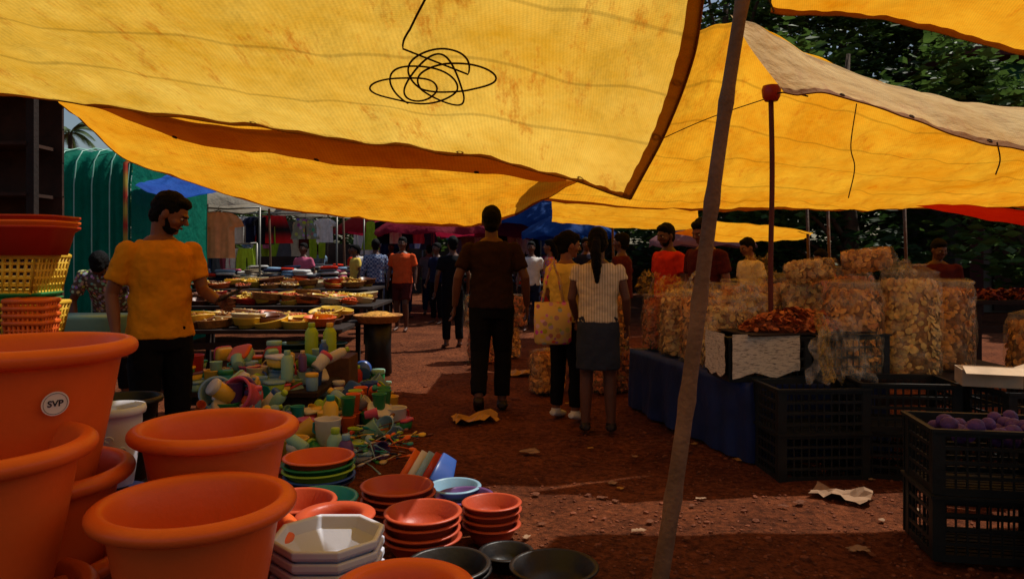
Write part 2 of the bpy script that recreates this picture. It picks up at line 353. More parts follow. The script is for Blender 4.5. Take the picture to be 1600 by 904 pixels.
person('woman in cream knitted top and dark denim skirt seen from behind',.66,5.67,rad(-6),1.55,pattern_mat('cream_stripe_cloth',rgb(214,198,166),rgb(176,158,124),'vstripe',14),CL['denim'],SKIN2,hair='pony',vox=.008,female=True,sleeve='cap',bottom='skirt',hem=.96,fat=1.12,
  arms=dict(re=(.27,-.03,1.16),rw=(.29,.09,.93),le=(-.26,.0,1.16),lw=(-.22,.16,.98)),look=(rad(-8),rad(4)),shoes=SHOE)
person('woman in pale yellow top and dark trousers with floral bag',.45,6.15,rad(-38),1.54,CL['yellow'],CL['black'],SKIN,hair='bun',vox=.009,female=True,fat=1.08,look=(rad(-35),rad(12)),shoes=SHOEW,
  arms=dict(le=(-.25,.03,1.17),lw=(-.24,.18,1.0)),hem=.92)
FLOR=pattern_mat('floral_print',rgb(196,56,30),rgb(212,176,96),'spots',22)
m=MB(); m.loft([(-.2,.13,.05,0,0),(-.18,.15,.07,0,0),(0,.155,.07,0,0),(.14,.15,.03,0,0)],24,.7)
tb=ob('tote_bag',m.mesh('tote_bag',FLOR),(.33,5.98,.84),(0,0,rad(10)),label='cream tote bag with red floral print hanging from a shoulder',cat='bag')
m=MB()
for yy in(-.02,.02): m.tube([(-.09,yy,.13),(-.05,yy,.34),(0,yy,.47),(.05,yy,.34),(.09,yy,.13)],.009,6)
ob('handle',m.mesh('handle',FLOR),parent=tb)
person('man in red-orange t-shirt standing behind the snack bags',1.66,7.85,rad(115),1.68,CL['red'],CL['black'],SKIN2,vox=.013,beard=True,look=(rad(10),rad(15)),fat=1.05)
person('bearded man in dark red shirt behind the snack stall',1.86,7.1,rad(120),1.70,CL['maroon'],CL['black'],SKIN,vox=.013,beard=True,look=(rad(5),rad(25)),fat=1.1)
person('man in pale shirt standing behind the snack stall',2.9,9.0,rad(110),1.56,CL['cream'],CL['navy'],SKIN,vox=.016,look=(0,rad(20)))
person('man in dark red shirt at the back of the snack stall',1.38,9.3,rad(60),1.62,CL['maroon'],CL['black'],SKIN2,vox=.016)
person('man in dark maroon shirt tending the snack stall',4.6,8.0,rad(160),1.52,CL['maroon'],CL['black'],SKIN2,vox=.016,look=(rad(20),rad(20)),fat=1.15)
person('woman in red dress behind piled snack bags',3.78,9.0,rad(120),1.42,CL['red'],CL['red'],SKIN,hair='bun',vox=.016,female=True,look=(0,rad(20)))
person('vendor in black shirt bending over the snack stall',4.35,9.2,rad(150),1.36,CL['black'],CL['black'],SKIN2,vox=.016,look=(0,rad(30)))
person('stooping vendor in beige patterned shirt with bowed head',-3.72,6.9,rad(196),1.62,pattern_mat('beige_pattern_cloth',rgb(150,134,110),rgb(90,76,66),'spots',30),CL['black'],SKIN2,vox=.011,lean=rad(44),look=(0,rad(35)),sleeve='short',
  arms=dict(re=(.30,.12,1.18),rw=(.26,.36,1.05),le=(-.30,.12,1.18),lw=(-.26,.36,1.05)))
person('man in red-orange sleeveless shirt walking through the market',-2.0,13.5,rad(170),1.68,CL['orange'],CL['maroon'],SKIN2,vox=.016,bottom='shorts',legs=dict(lk=(-.1,.14,.5),la=(-.1,.08,.085)),fat=1.08)
person('man in blue checked shirt seen from behind',-2.62,14.2,rad(20),1.66,pattern_mat('blue_check_cloth',rgb(54,74,114),rgb(140,150,170),'check',24),CL['navy'],SKIN2,vox=.016,sleeve='long')
person('shopper in dark clothes walking through the market',-.88,11.0,rad(20),1.63,CL['black'],CL['black'],SKIN2,vox=.018)
person('woman in red patterned dress at the stalls',.62,12,rad(80),1.6,pattern_mat('red_print_cloth',rgb(160,48,30),rgb(200,114,60),'spots',20),CL['red'],SKIN,hair='long',vox=.018,female=True)
for (xx,yy,yw,hh,cc,pp) in ((-5.1,19.5,30,1.65,'skyc','navy'),(-4.3,20.5,200,1.62,'white','black'),(-3.1,19,170,1.68,'maroon','black'),(-1.9,17,10,1.6,'grey','navy'),(-1.2,19.5,60,1.66,'navy','black'),(-.2,18,190,1.66,'blue','black'),(.9,19,0,1.62,'pink','black'),(-6.6,16.2,150,1.62,'blue','black'),(1.7,16,40,1.65,'cream','black'),(-3.7,17.2,90,1.6,'red','navy'),(-2.3,20.5,90,1.6,'black','navy'),(-1.5,14.8,140,1.6,'navy','black'),(-2.35,16.3,-30,1.64,'skyc','navy'),(-.45,15.2,30,1.62,'maroon','black'),(-3.3,15.6,120,1.58,'yellow','black'),(.35,13.4,170,1.6,'white','navy'),(1.3,13,200,1.66,'navy','black'),(-5.9,12.6,200,1.6,'red','black'),(-4.2,14.9,160,1.6,'pink','navy')):
    person('distant shopper in a %s shirt among the clothes stalls'%{'skyc':'light blue'}.get(cc,cc),xx,yy,rad(yw),hh,CL[cc],CL[pp],SKIN2,vox=.025,group='shoppers in the market',legs=dict(lk=(-.1,U(0,.15),.5)))
# ---------------- ground
def gz(xx,yy): return noise.noise(Vector((xx*.8,yy*.8,1)))*.035+noise.noise(Vector((xx*3.5,yy*3.5,4)))*.022
def ground():
    n=190
    def sp(t,a,b): return a*t+b*t**7
    mb=MB()
    X=[sp(t/n*2-1,9,400) for t in range(n+1)]
    Y=[6+sp(t/n*2-1,10,400) for t in range(n+1)]
    for yy in Y:
        for xx in X:
            f=max(0,1-max(abs(xx)/14,abs(yy-6)/16))
            mb.v.append(Vector((xx,yy,gz(xx,yy)*min(1,f*3)-.01)))
    for j in range(n):
        for i in range(n):
            a=j*(n+1)+i; mb.face(a,a+1,a+n+2,a+n+1)
    m=bpy.data.materials.new('red_laterite_soil'); m.use_nodes=True; nt=m.node_tree; N=nt.nodes; l=nt.links; p=N['Principled BSDF']; p.inputs['Roughness'].default_value=.95; p.inputs['Specular IOR Level'].default_value=.1
    tc=N.new('ShaderNodeTexCoord'); a=N.new('ShaderNodeTexNoise'); a.inputs['Scale'].default_value=1.3; a.inputs['Detail'].default_value=10; a.inputs['Roughness'].default_value=.7
    l.new(tc.outputs['Object'],a.inputs['Vector'])
    c=N.new('ShaderNodeValToRGB'); c.color_ramp.elements[0].position=.34; c.color_ramp.elements[1].position=.7; c.color_ramp.elements[0].color=rgb(92,48,28); c.color_ramp.elements[1].color=rgb(152,88,54)
    l.new(a.outputs['Fac'],c.inputs[0])
    b=N.new('ShaderNodeTexNoise'); b.inputs['Scale'].default_value=24; b.inputs['Detail'].default_value=7; b.inputs['Roughness'].default_value=.75; l.new(tc.outputs['Object'],b.inputs['Vector'])
    c2=N.new('ShaderNodeValToRGB'); c2.color_ramp.elements[0].position=.35; c2.color_ramp.elements[1].position=.68; c2.color_ramp.elements[0].color=(.25,.23,.22,1); c2.color_ramp.elements[1].color=(1.3,1.22,1.14,1)
    l.new(b.outputs['Fac'],c2.inputs[0]); x=N.new('ShaderNodeMixRGB'); x.blend_type='MULTIPLY'; x.inputs[0].default_value=1; l.new(c.outputs[0],x.inputs[1]); l.new(c2.outputs[0],x.inputs[2]); l.new(x.outputs[0],p.inputs['Base Color'])
    bp=N.new('ShaderNodeBump'); bp.inputs['Strength'].default_value=1; bp.inputs['Distance'].default_value=.05; l.new(b.outputs['Fac'],bp.inputs['Height']); l.new(bp.outputs[0],p.inputs['Normal'])
    ob('ground',mb.mesh('ground',m),label='red laterite soil market ground with pebbles',kind='structure')
    mb=MB()
    for i in range(4600):
        yy=2.6+R()**1.6*9; xx=U(-.9,2.6)*(.6+yy*.12); r=U(.004,.014)*(2.0 if R()<.07 else 1)
        s0=len(mb.v); mb.ell((0,0,0),(r,r*U(.6,1),r*.6),5,3); 
        mb.xf(s0,Matrix.Translation((xx,yy,gz(xx,yy)-.008))@Matrix.Rotation(U(0,6),4,'Z')@Matrix.Rotation(U(-.4,.4),4,'X'))
    ob('pebbles',mb.mesh('pebbles',M('laterite_pebble',rgb(118,66,42),.95,3,.5,.2),False),label='scattered reddish pebbles and soil crumbs on the ground',cat='pebbles',kind='stuff')
ground()
PAPER=M('crumpled_paper',rgb(150,120,94),.9); YPL=M('yellow_wrapper',rgb(176,130,56),.6); LEAFD=M('dry_leaf',rgb(100,56,32),.9)
def litter(x,y,w,mat,label,rz=0):
    mb=MB(); n=9
    for j in range(n):
        for i in range(n):
            px=(i/(n-1)-.5)*w; py=(j/(n-1)-.5)*w*.6
            mb.v.append(Vector((px+U(-.01,.01),py+U(-.01,.01),.008+abs(noise.noise(Vector((px*9+x,py*9+y,0))))*w*.28)))
    for j in range(n-1):
        for i in range(n-1): a=j*n+i; mb.face(a,a+1,a+n+1,a+n)
    ob('litter',mb.mesh('litter',mat,False),(x,y,gz(x,y)-.003),(0,0,rz),label=label,cat='litter',group='litter on the ground')
litter(-.30,6.05,.38,YPL,'crumpled yellow newspaper scrap lying on red soil',.3)
litter(.10,8.3,.42,YPL,'flat yellow wrapper lying on red soil')
litter(1.85,4.15,.30,PAPER,'crumpled clear and pink plastic wrapper on soil',-.6)
litter(.12,5.05,.13,PAPER,'small crumpled paper scrap on red soil')
litter(.62,3.62,.06,PAPER,'small white paper scrap on red soil')
litter(1.62,3.45,.09,PAPER,'small torn paper scrap on red soil')
for i in range(70):
    litter(U(.0,2.2),U(3.3,7.5),U(.02,.07),random.choice([LEAFD,LEAFD,LEAFD,LEAFD,YPL,PAPER]),'small dry leaf or scrap on red soil',U(0,6))
# ---------------- tarps
YA=tarp_mat('yellow_tarp_cloth',rgb(212,158,34),rgb(248,208,92),.60,.85)
YB=tarp_mat('orange_yellow_tarp_cloth',rgb(226,140,14),rgb(248,180,44),.60,.6)
YC=tarp_mat('amber_tarp_cloth',rgb(230,142,14),rgb(252,186,46),.60,.55)
YH=tarp_mat('brown_hem_cloth',rgb(176,104,26),rgb(206,138,44),.45,.5)
A=[[(-2.68,3.6,2.2),(-1.82,3.5,2.04),(-1.0,3.3,1.91),(-.27,3.1,1.77),(.2,2.9,1.66),(.432,2.7,1.577)],
   [(-2.7,2.9,2.26),(-1.8,2.8,2.12),(-1,2.7,2.0),(-.3,2.6,1.9),(.22,2.5,1.82),(.51,2.45,1.774)],
   [(-2.7,2.3,2.32),(-1.8,2.2,2.2),(-1,2.1,2.1),(-.3,2.1,2.03),(.2,2.1,1.97),(.525,2.15,1.93)],
   [(-2.7,1.4,2.4),(-1.8,1.4,2.3),(-1,1.4,2.22),(-.3,1.4,2.17),(.2,1.4,2.14),(.46,1.5,2.13)],
   [(-2.7,-.4,2.5),(-1.8,-.4,2.45),(-1,-.4,2.42),(-.3,-.4,2.4),(.2,-.4,2.38),(.42,-.3,2.36)]]
def hem(S,pts,w,par,mat,n=60,off=-.006):
    mb=MB()
    for i in range(n+1):
        u,v,u2,v2=pts(i/n); a=S(u,v)+Vector((0,0,off)); b=S(u2,v2)+Vector((0,0,off-.004*math.sin(i*1.7)))
        mb.v+= [a,b]
    for i in range(n): mb.face(2*i,2*i+1,2*i+3,2*i+2)
    ob('hem',mb.mesh('hem',mat),parent=par)
    mb=MB(); mb.tube([S(*pts(i/n)[:2]) for i in range(n+1)],.006,6); ob('edge_rope',mb.mesh('edge_rope',YH),parent=par)
def eyelets(S,uvs,par,r=.012):
    for (u,v) in uvs:
        p=S(u,v); q=S(u+.05,v+.02); q2=S(u,v+.05); nn=(q-p).cross(q2-p).normalized()
        mb=MB(); k=Vector((0,0,1)).rotation_difference(nn).to_matrix()
        pts=[p+k@Vector((math.cos(a)*r,math.sin(a)*r,-.006)) for a in [i*math.pi/6 for i in range(13)]]
        mb.tube(pts,.004,5); ob('eyelet',mb.mesh('eyelet',ROPE),parent=par)
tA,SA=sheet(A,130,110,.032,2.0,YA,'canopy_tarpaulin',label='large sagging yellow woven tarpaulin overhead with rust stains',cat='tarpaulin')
hem(SA,lambda t:(5*t,0,5*t,.07),.05,tA,YH)
hem(SA,lambda t:(5,4*t,4.86,4*t),.05,tA,YH)
eyelets(SA,[(.6,.05),(1.8,.05),(3.1,.05),(4.2,.05),(4.93,.9),(4.93,1.7)],tA)
pts=[]
for i in range(300):
    t=i/299; a=t*2*math.pi*4.6
    ru=.17+.07*math.sin(t*9)+.05*math.sin(t*23+1); rv=.20+.10*math.sin(t*13+2)
    u=3.06+math.cos(a)*ru+.16*math.sin(t*6); v=1.36+math.sin(a)*rv-.20*t+.05*math.sin(t*31)
    pts.append(SA(u,v)+Vector((0,0,-.008)))
pts=[SA(3.04+.10*math.sin(i*.22),2.7-i*.05)+Vector((0,0,-.008)) for i in range(22)]+pts
mb=MB(); mb.tube(pts,.0034,6); ob('coiled_rope',mb.mesh('coiled_rope',M('dark_rope',rgb(60,40,14),.9)),label='coiled rope as silhouette shadow under the yellow tarpaulin',cat='rope')  # dark rope under the sheet stands for its silhouette shadow through the cloth
B=[[(-2.49,4,2.27),(-2.1,3.9,2.26),(-1.5,3.8,2.2),(-.9,3.7,2.1),(-.17,3.7,2.02),(.33,3.9,1.93)],
   [(-2.65,4.3,2.25),(-2.55,5,2.12),(-2.0,5.5,2.02),(-1.2,6.0,1.96),(-.2,6.3,1.95),(.55,5.8,2.02)],
   [(-2.81,4.6,2.28),(-2.91,6,2.03),(-2.24,7,1.82),(-1.25,8,1.695),(-.28,8,1.69),(.71,7.5,2.11)]]
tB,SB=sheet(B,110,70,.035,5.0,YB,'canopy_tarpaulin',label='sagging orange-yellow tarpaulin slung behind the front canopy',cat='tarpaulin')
hem(SB,lambda t:(5*t,2,5*t,1.95),.05,tB,YH)
F_=[[(-2.52,3.95,2.23),(-1.9,3.9,2.10),(-1.1,3.85,1.98),(-.2,3.8,1.90),(.33,4.0,1.84)],
    [(-2.45,4.2,2.20),(-1.9,4.2,2.03),(-1.1,4.2,1.885),(-.2,4.2,1.805),(.5,4.5,1.79)]]
tF,SF=sheet(F_,90,8,.028,8.0,YH,'tarpaulin_flap',label='brown folded hem flap hanging between two yellow tarpaulins',cat='tarpaulin')
eyelets(SF,[(1,.9),(2,.9),(3,.9)],tF)
P=(1.643,5.5,3.11)
RL=[(2.42,5.7,2.855),(3.21,5.8,2.605),(4.09,5.9,2.525),(4.9,6,2.5)]
C=[[(.75,5.3,2.6),P]+RL,  # left column extended unseen behind the front tarp to keep sun off the path
   [(.35,7.2,2.45),(1.9,7.4,2.42),(2.9,7.4,2.3),(3.9,7.5,2.2),(4.9,7.5,2.15),(6.2,7.6,2.15)],
   [(.20,9.3,2.06),(2.06,9.5,1.95),(3.29,9.5,1.96),(4.5,9.5,1.94),(5.76,9.5,1.96),(7.4,9.5,1.98)]]
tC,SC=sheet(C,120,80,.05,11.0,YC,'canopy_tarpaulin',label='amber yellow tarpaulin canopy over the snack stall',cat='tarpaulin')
hem(SC,lambda t:(5*t,2,5*t,1.95),.05,tC,YH)
YD=tarp_mat('sunlit_tint_tarp_cloth',rgb(206,156,76),rgb(234,196,124),.35,.6)  # paler cloth colour paints in the sunlight on the amber canopy's outer slope
D=[[(1.60,5.42,3.13)]+RL,[(1.72,5.2,2.75),(2.2,5.3,2.62),(2.9,5.35,2.46),(3.6,5.4,2.34),(4.4,5.4,2.26)],[(1.84,5,2.45),(2.2,5,2.40),(2.7,5,2.29),(3.25,5,2.12),(3.95,5,2.0)]]
tD,SD=sheet(D,80,30,.035,14.0,YD,'canopy_tarpaulin',label='tarpaulin slope tinted as sunlit, edged with eyelets facing the path',cat='tarpaulin')
hem(SD,lambda t:(4*t,2,4*t,1.86),.05,tD,YH,off=.004); eyelets(SD,[(1.1,1.9),(2.0,1.9),(2.95,1.9)],tD,.016)
E=[[(1.61,4.6,2.87),(2.40,4.6,2.80),(3.19,4.6,2.60),(4.5,4.6,2.4)],[(1.22,3.3,3.0),(1.9,3.3,2.95),(3,3.3,2.8),(4,3.3,2.6)],[(1.1,1.2,3.2),(2,1.2,3.1),(3,1.2,3),(4,1.2,2.9)],[(1.1,-.5,3.3),(2,-.5,3.2),(3,-.5,3.1),(4,-.5,3)]]
tE,SE=sheet(E,60,50,.03,17.0,YC,'canopy_tarpaulin',label='yellow tarpaulin corner tied to the bamboo pole',cat='tarpaulin')
hem(SE,lambda t:(3*t,0,3*t,.05),.05,tE,YH)
G_=[[(.5,9.5,2.15),(1.4,9.5,2.12),(2.4,9.6,2.05)],[(.6,11,2.0),(1.6,11,1.9),(2.8,11,1.85)],[(.7,13,1.95),(2.0,13,1.85),(3.5,13,1.8)]]
sheet(G_,40,30,.04,20,YB,'canopy_tarpaulin',label='distant yellow tarpaulin strung over stalls',cat='tarpaulin')
G2=[[(2.6,9.6,1.78),(3.3,9.6,1.74),(3.95,9.7,1.66)],[(2.4,11,1.7),(3.2,11,1.55),(4.4,11.2,1.6)]]
sheet(G2,30,20,.03,23,YC,'canopy_tarpaulin',label='low yellow tarpaulin flap behind the snack stall',cat='tarpaulin')
RT=tarp_mat('red_tarp_cloth',rgb(206,36,18),rgb(226,60,28),.55,.2)
G3=[[(4.9,8.3,1.92),(5.6,8.3,1.88),(6.6,8.3,1.8)],[(4.8,8.8,1.95),(5.7,8.8,1.78),(6.6,8.8,1.62)]]
sheet(G3,30,20,.02,26,RT,'red_tarpaulin',label='bright red tarpaulin hanging beneath the amber canopy',cat='tarpaulin')
BT=tarp_mat('blue_tarp_cloth',rgb(24,70,170),rgb(50,110,210),.45,.1)
G4=[[(-3.6,20,2.35),(-1,20,2.35),(.6,20,2.4),(2.2,20,2.5)],[(-3.4,22,2.7),(-1,22,2.7),(.6,22,2.7),(2.2,22,2.75)]]
sheet(G4,40,16,.05,29,BT,'blue_tarpaulin',label='blue tarpaulin roof over distant stalls',cat='tarpaulin')
G5=[[(-5.1,10,2.28),(-4.8,10,2.2),(-4.3,10,2.15)],[(-5.1,11,2.6),(-4.7,11,2.55),(-4.2,11,2.4)]]
sheet(G5,30,16,.06,31,BT,'blue_tarpaulin',label='crumpled blue tarpaulin heaped on a stall roof',cat='tarpaulin')
# ---------------- poles
mb=MB(); pts=[];rr=[]
for i in range(41):
    t=i/40; z=-.05+t*2.7; pts.append((.60+.372*t+.008*math.sin(t*7),3.05-.05*t,z)); rr.append((.036-.010*t)*(1.16 if i%6==0 else 1))
mb.tube(pts,rr,12); ob('bamboo_pole',mb.mesh('bamboo_pole',BAMBOO),label='leaning bamboo pole propped in red soil holding a tarpaulin',cat='pole')
RP=M('red_painted_pole',rgb(96,38,26),.6)
mb=MB(); mb.tube([(1.876+.006*math.sin(z*4),5.35,z) for z in [i*.13 for i in range(20)]],.019,10)
pole=ob('support_pole',mb.mesh('support_pole',RP),label='thin reddish wooden pole capped with a red cup',cat='pole')
mb=MB(); mb.lathe([(.02,0),(.045,.0),(.062,.03),(.068,.08),(.06,.11),(.02,.12)],20); ob('cup_cap',mb.mesh('cup_cap',PAL['red']),(1.876,5.35,2.47),parent=pole)
for (x,y,z) in ((1.75,13,2.6),(3.95,9.9,2.0),(-4.6,14,2.3),(-3.2,14,2.3),(5.2,9.8,2.0),(4.1,9.6,1.95)):
    mb=MB(); mb.tube([(x,y,0),(x+.03,y,z/2),(x,y,z)],.022,8); ob('stall_post',mb.mesh('stall_post',WOOD),label='thin wooden stall post standing in soil',cat='post',group='stall posts')
def rope(pts,r,label):
    mb=MB(); P_=[Vector(p) for p in pts]; mb.tube([crl(P_,i/24*(len(P_)-1)) for i in range(25)],r,5); ob('rope',mb.mesh('rope',ROPE),label=label,cat='rope',group='tarpaulin ropes')
rope([(2.33,5.0,2.38),(2.30,5.02,2.1),(2.34,5.05,1.95),(2.32,5.1,1.75)],.004,'thin cord dangling from tarpaulin eyelet')
rope([(3.28,5.0,2.12),(3.30,5.0,2.0),(3.27,5.0,1.9)],.005,'frayed orange cord dangling from tarpaulin corner')
rope([(.95,3.0,2.50),(1.25,3.7,2.70),(1.63,4.6,2.87)],.006,'cord tying tarpaulin corner to bamboo pole')
rope([(1.876,5.34,2.52),(1.95,5.2,2.50),(2.02,5.05,2.44)],.006,'cord tying tarpaulin to red pole')
rope([(1.876,5.34,2.5),(1.5,5.9,2.42),(1.0,6.8,2.25)],.004,'cord stretched under amber tarpaulin')
# ---------------- planters
def planter(r,h,mat,seg=56,rim=.032):
    mb=MB(); b=r*.64
    prof=[(b*.9,0),(b,.005)]
    for i in range(1,9):
        t=i/9; prof.append((b+(r*.92-b)*t**.85,h*.86*t))
    prof+=[(r*.92,h*.855),(r*.925,h*.875),(r+rim*.35,h*.885),(r+rim*.75,h*.905),(r+rim*.9,h*.94),(r+rim*.8,h*.97),(r+rim*.4,h*.992),(r,h),(r-rim*.4,h*.995),(r-rim*.7,h*.975),(r-rim*.9,h*.93),(r-rim*1.3,h*.85),(b*.97,.02),(b*.5,.018)]
    mb.lathe(prof,seg); return mb.mesh('planter',mat)
def pl(x,y,ztop,r,h,mat,label,n=1,step=.1):
    me=planter(r,h,mat)
    for i in range(n):
        o=ob('planter_pot',me,(x+U(-.004,.004),y,ztop-h-i*step),label=label,cat='plant pot',group='terracotta plastic planters'); 
        m=o.modifiers.new('b','SUBSURF'); m.levels=1; m.render_levels=1
        if i==0: first=o
    return first
L_='large terracotta-orange plastic planter in a tall stack'
pl(-.86,2.0,.70,.238,.40,TERRA,L_,2,.36)
pl(-1.00,2.5,.79,.245,.42,TERRA,L_,2,.36)
pl(-1.40,1.92,.87,.262,.44,TERRA,L_,2,.40)
sv=pl(-1.50,2.28,1.09,.285,.46,TERRA,'large orange plastic planter with round SVP sticker',1)
pl(-1.50,2.28,.70,.275,.44,TERRA,L_,2,.26)
def sticker(par,ang,r,z,s):
    c=Vector((math.cos(ang)*r,math.sin(ang)*r,z)); rot=(rad(101),0,ang+math.pi/2)
    mb=MB(); n=28
    mb.v=[Vector((math.cos(2*math.pi*i/n)*s,math.sin(2*math.pi*i/n)*s,0)) for i in range(n)]; mb.face(*range(n))
    o=ob('sticker',mb.mesh('sticker',M('sticker_white',rgb(214,214,220),.4,3,.05,0)),c,rot,parent=par)
    mb=MB(); mb.tube([(math.cos(a)*s*.86,math.sin(a)*s*.86,.0012) for a in [i*math.pi/16 for i in range(33)]],.0006,4); ob('sticker_ring',mb.mesh('ring',IRIS),parent=o)
    cu=bpy.data.curves.new('sticker_text','FONT'); cu.body='SVP'; cu.size=s*.72; cu.align_x='CENTER'; cu.align_y='CENTER'; cu.extrude=.0004; cu.offset=.0006
    t=bpy.data.objects.new('tmp_text',cu); col.objects.link(t); bpy.context.view_layer.update()
    me=bpy.data.meshes.new_from_object(t.evaluated_get(bpy.context.evaluated_depsgraph_get())); bpy.data.objects.remove(t)
    me.materials.clear(); me.materials.append(M('ink',rgb(30,30,50),.6)); ob('sticker_text',me,(0,0,.0012),parent=o,kind='stuff')
sticker(sv,rad(-41),.262,.30,.036)
pl(-.29,1.95,.487,.165,.24,TERRA,'terracotta-orange plastic planter at the path edge',2,.2)
pl(-.66,2.75,.40,.12,.2,TERRA2,'small terracotta planter tucked between larger pots',2,.08)
mb=MB(); mb.lathe([(.06,0),(.07,.004),(.085,.12),(.10,.24),(.10,.27),(.112,.272),(.115,.285),(.112,.30),(.10,.302),(.095,.28),(.066,.02),(.03,.018)],40)
wp=ob('embossed_planter',mb.mesh('embossed_planter',WHITEP),(-1.52,2.82,.48),label='tall white plastic planter with embossed scroll pattern',cat='plant pot')
mb=MB()
for a0 in range(0,360,24):
    pts=[]
    for i in range(14):
        t=i/13*5; rr=.018*(1-t/7); a=rad(a0)+math.cos(t)*rr/.1; z=.19-a0%48/48*.09+math.sin(t)*rr; r=.072+.03*z/.27+.0122; pts.append((math.cos(a)*r,math.sin(a)*r,z))
    mb.tube(pts,.0035,5)
ob('embossed_scrolls',mb.mesh('scrolls',WHITEP),parent=wp,kind='stuff')
mb=MB(); mb.lathe([(.11,0),(.12,.01),(.13,.2),(.12,.46),(.08,.46)],30); ob('dark_bucket',mb.mesh('dark_bucket',PAL['navy']),(-1.52,2.82,0),label='upturned dark plastic bucket under the white planter',cat='bucket')
mb=MB(); r=.18
mb.lathe([(.10,0),(.105,.003),(r*.93,.085),(r,.09),(r*1.03,.10),(r*1.03,.118),(r*.98,.12),(r*.93,.118),(r*.86,.08),(.095,.02),(.03,.018)],8)
oc=mb.mesh('octagonal_planter',WHITEP,False)
for i in range(9):
    o=ob('octagonal_planter',oc,(-.60,2.42,.33-.038*i),(0,0,rad(22.5+U(-1,1))),label='white octagonal plastic planter in a nested stack',cat='plant pot',group='white octagonal planters'); sharp(o)
def bowl_mesh(name,r,h,mat,flare=.65,t=.008,seg=36):
    mb=MB(); b=r*flare
    mb.lathe([(b*.9,0),(b,.004),(b+(r-b)*.5,h*.45),(r*.96,h*.90),(r+.010,h*.91),(r+.014,h*.95),(r+.010,h),(r-.002,h+.002),(r-t,h*.97),(b+(r-b)*.5-t,h*.45),(b-t,.012),(b*.4,.011)],seg); return mb.mesh(name,mat)
def stack(x,y,z,r,h,mats,step,name,label,cat,group):
    for i,mk in enumerate(mats):
        ob(name,bowl_mesh(name,r*U(.98,1.01),h,mk),(x+U(-.006,.006),y+U(-.006,.006),z+i*step),(U(-.02,.02),U(-.02,.02),0),label=label,cat=cat,group=group)
rs=[TERRA2]*4; RB='dark red plastic planter bowl in a nested stack'
stack(-.58,3.75,.0,.175,.09,rs,.034,'planter_bowl',RB,'bowl','red planter bowls')
stack(-.40,3.32,.0,.165,.10,rs,.036,'planter_bowl',RB,'bowl','red planter bowls')
stack(-.10,3.50,.0,.13,.09,rs,.034,'planter_bowl',RB,'bowl','red planter bowls')
stack(-.86,2.95,.10,.15,.13,[PAL['navy'],PAL['sky'],PAL['navy'],TERRA2],.05,'planter_bowl','terracotta bowl on nested dark bowls','bowl','red planter bowls')
stack(-1.08,4.15,.0,.19,.10,[PAL['navy'],PAL['blue'],PAL['lime'],PAL['green'],TERRA],.033,'plastic_basin','coloured plastic basin in a nested stack','basin','nested coloured basins')
stack(-.93,3.6,.03,.17,.10,[PAL['navy'],PAL['teal']],.05,'plastic_basin','teal plastic basin among the planters','basin','nested coloured basins')
stack(-.30,3.95,.0,.13,.09,[PAL['navy'],PAL['sky']],.04,'colander','blue plastic colander bowl on the ground','bowl','blue colanders')
BB='black plastic basin on red soil at the path edge'
stack(.17,3.0,.0,.17,.10,[BLACKP],.03,'black_basin',BB,'basin','black basins')
stack(-.25,2.95,.0,.16,.11,[BLACKP,BLACKP],.02,'black_basin',BB,'basin','black basins')
stack(-.03,3.2,.0,.11,.08,[BLACKP],.03,'black_basin',BB,'basin','black basins')
stack(-.24,3.78,.0,.14,.1,[PAL['purple'],PAL['purple']],.03,'plastic_basin','purple plastic basin beside red bowls','basin','nested coloured basins')
stack(-1.75,3.3,.35,.16,.25,[BLACKP,BLACKP],.12,'black_bucket','black plastic bucket behind the orange planters','bucket','black buckets')
for i,c in enumerate(['orange','white','sky','red','blue']):
    mb=MB(); mb.loft([(0,.07,.010,0,0),(.012,.08,.012,0,0),(.2,.05,.010,0,0)],20,.6)
    ob('plastic_tray',mb.mesh('plastic_tray',PAL[c]),(-.60+.045*i,4.35-.02*i,.02),(rad(-35),rad(35),rad(20)),label='%s plastic tray leaning in a row'%c,cat='tray',group='leaning plastic trays')
# ---------------- generic items
def container(x,y,z,kind,mk,mk2,s=1,rot=(0,0,0)):
    kl={'plastic_jar':'jar','plastic_bottle':'bottle','food_container':'container','plastic_cup':'cup','plastic_mug':'mug'}
    nm=mk.name.replace('plastic_','').replace('_',' '); mb=MB(); mb2=MB()
    lb='%s plastic %s piled in the household goods display'%(nm,kl[kind])
    if kind=='plastic_jar':
        mb.lathe([(.045,0),(.052,.006),(.056,.08),(.056,.13),(.05,.14)],20); mb2.lathe([(.057,.128),(.06,.13),(.06,.155),(.056,.162),(.01,.163)],20)
    elif kind=='plastic_bottle':
        mb.lathe([(.035,0),(.042,.006),(.045,.03),(.045,.16),(.03,.19),(.018,.2)],18); mb2.lathe([(.022,.198),(.024,.2),(.024,.225),(.02,.23)],16)
    elif kind=='food_container':
        mb.loft([(0,.075,.055,0,0),(.01,.082,.06,0,0),(.06,.09,.066,0,0)],24,.45); mb2.loft([(.059,.095,.071,0,0),(.068,.097,.073,0,0),(.078,.093,.069,0,0),(.08,.07,.05,0,0)],24,.45)
    elif kind=='plastic_cup':
        mb.lathe([(.028,0),(.032,.003),(.042,.1),(.046,.105),(.043,.108),(.038,.1),(.028,.006),(.01,.006)],18)
    else:
        mb.lathe([(.06,0),(.066,.004),(.075,.14),(.08,.146),(.076,.15),(.07,.14),(.06,.008),(.02,.007)],22); mb2.tube([(.07,0,.12),(.11,0,.11),(.115,0,.06),(.068,0,.04)],.008,8)
    o=ob(kind,mb.mesh(kind,mk),(x,y,z),rot,s,label=lb,cat=kl[kind],group='plastic household goods')
    if mb2.v: ob('lid' if kind!='plastic_mug' else 'handle',mb2.mesh('lid',mk2),parent=o)
cols=['lime','green','sky','yellow','pink','white','mint','blue','orange','white','cream','teal','mint','lime','sky','yellow','purple','red']
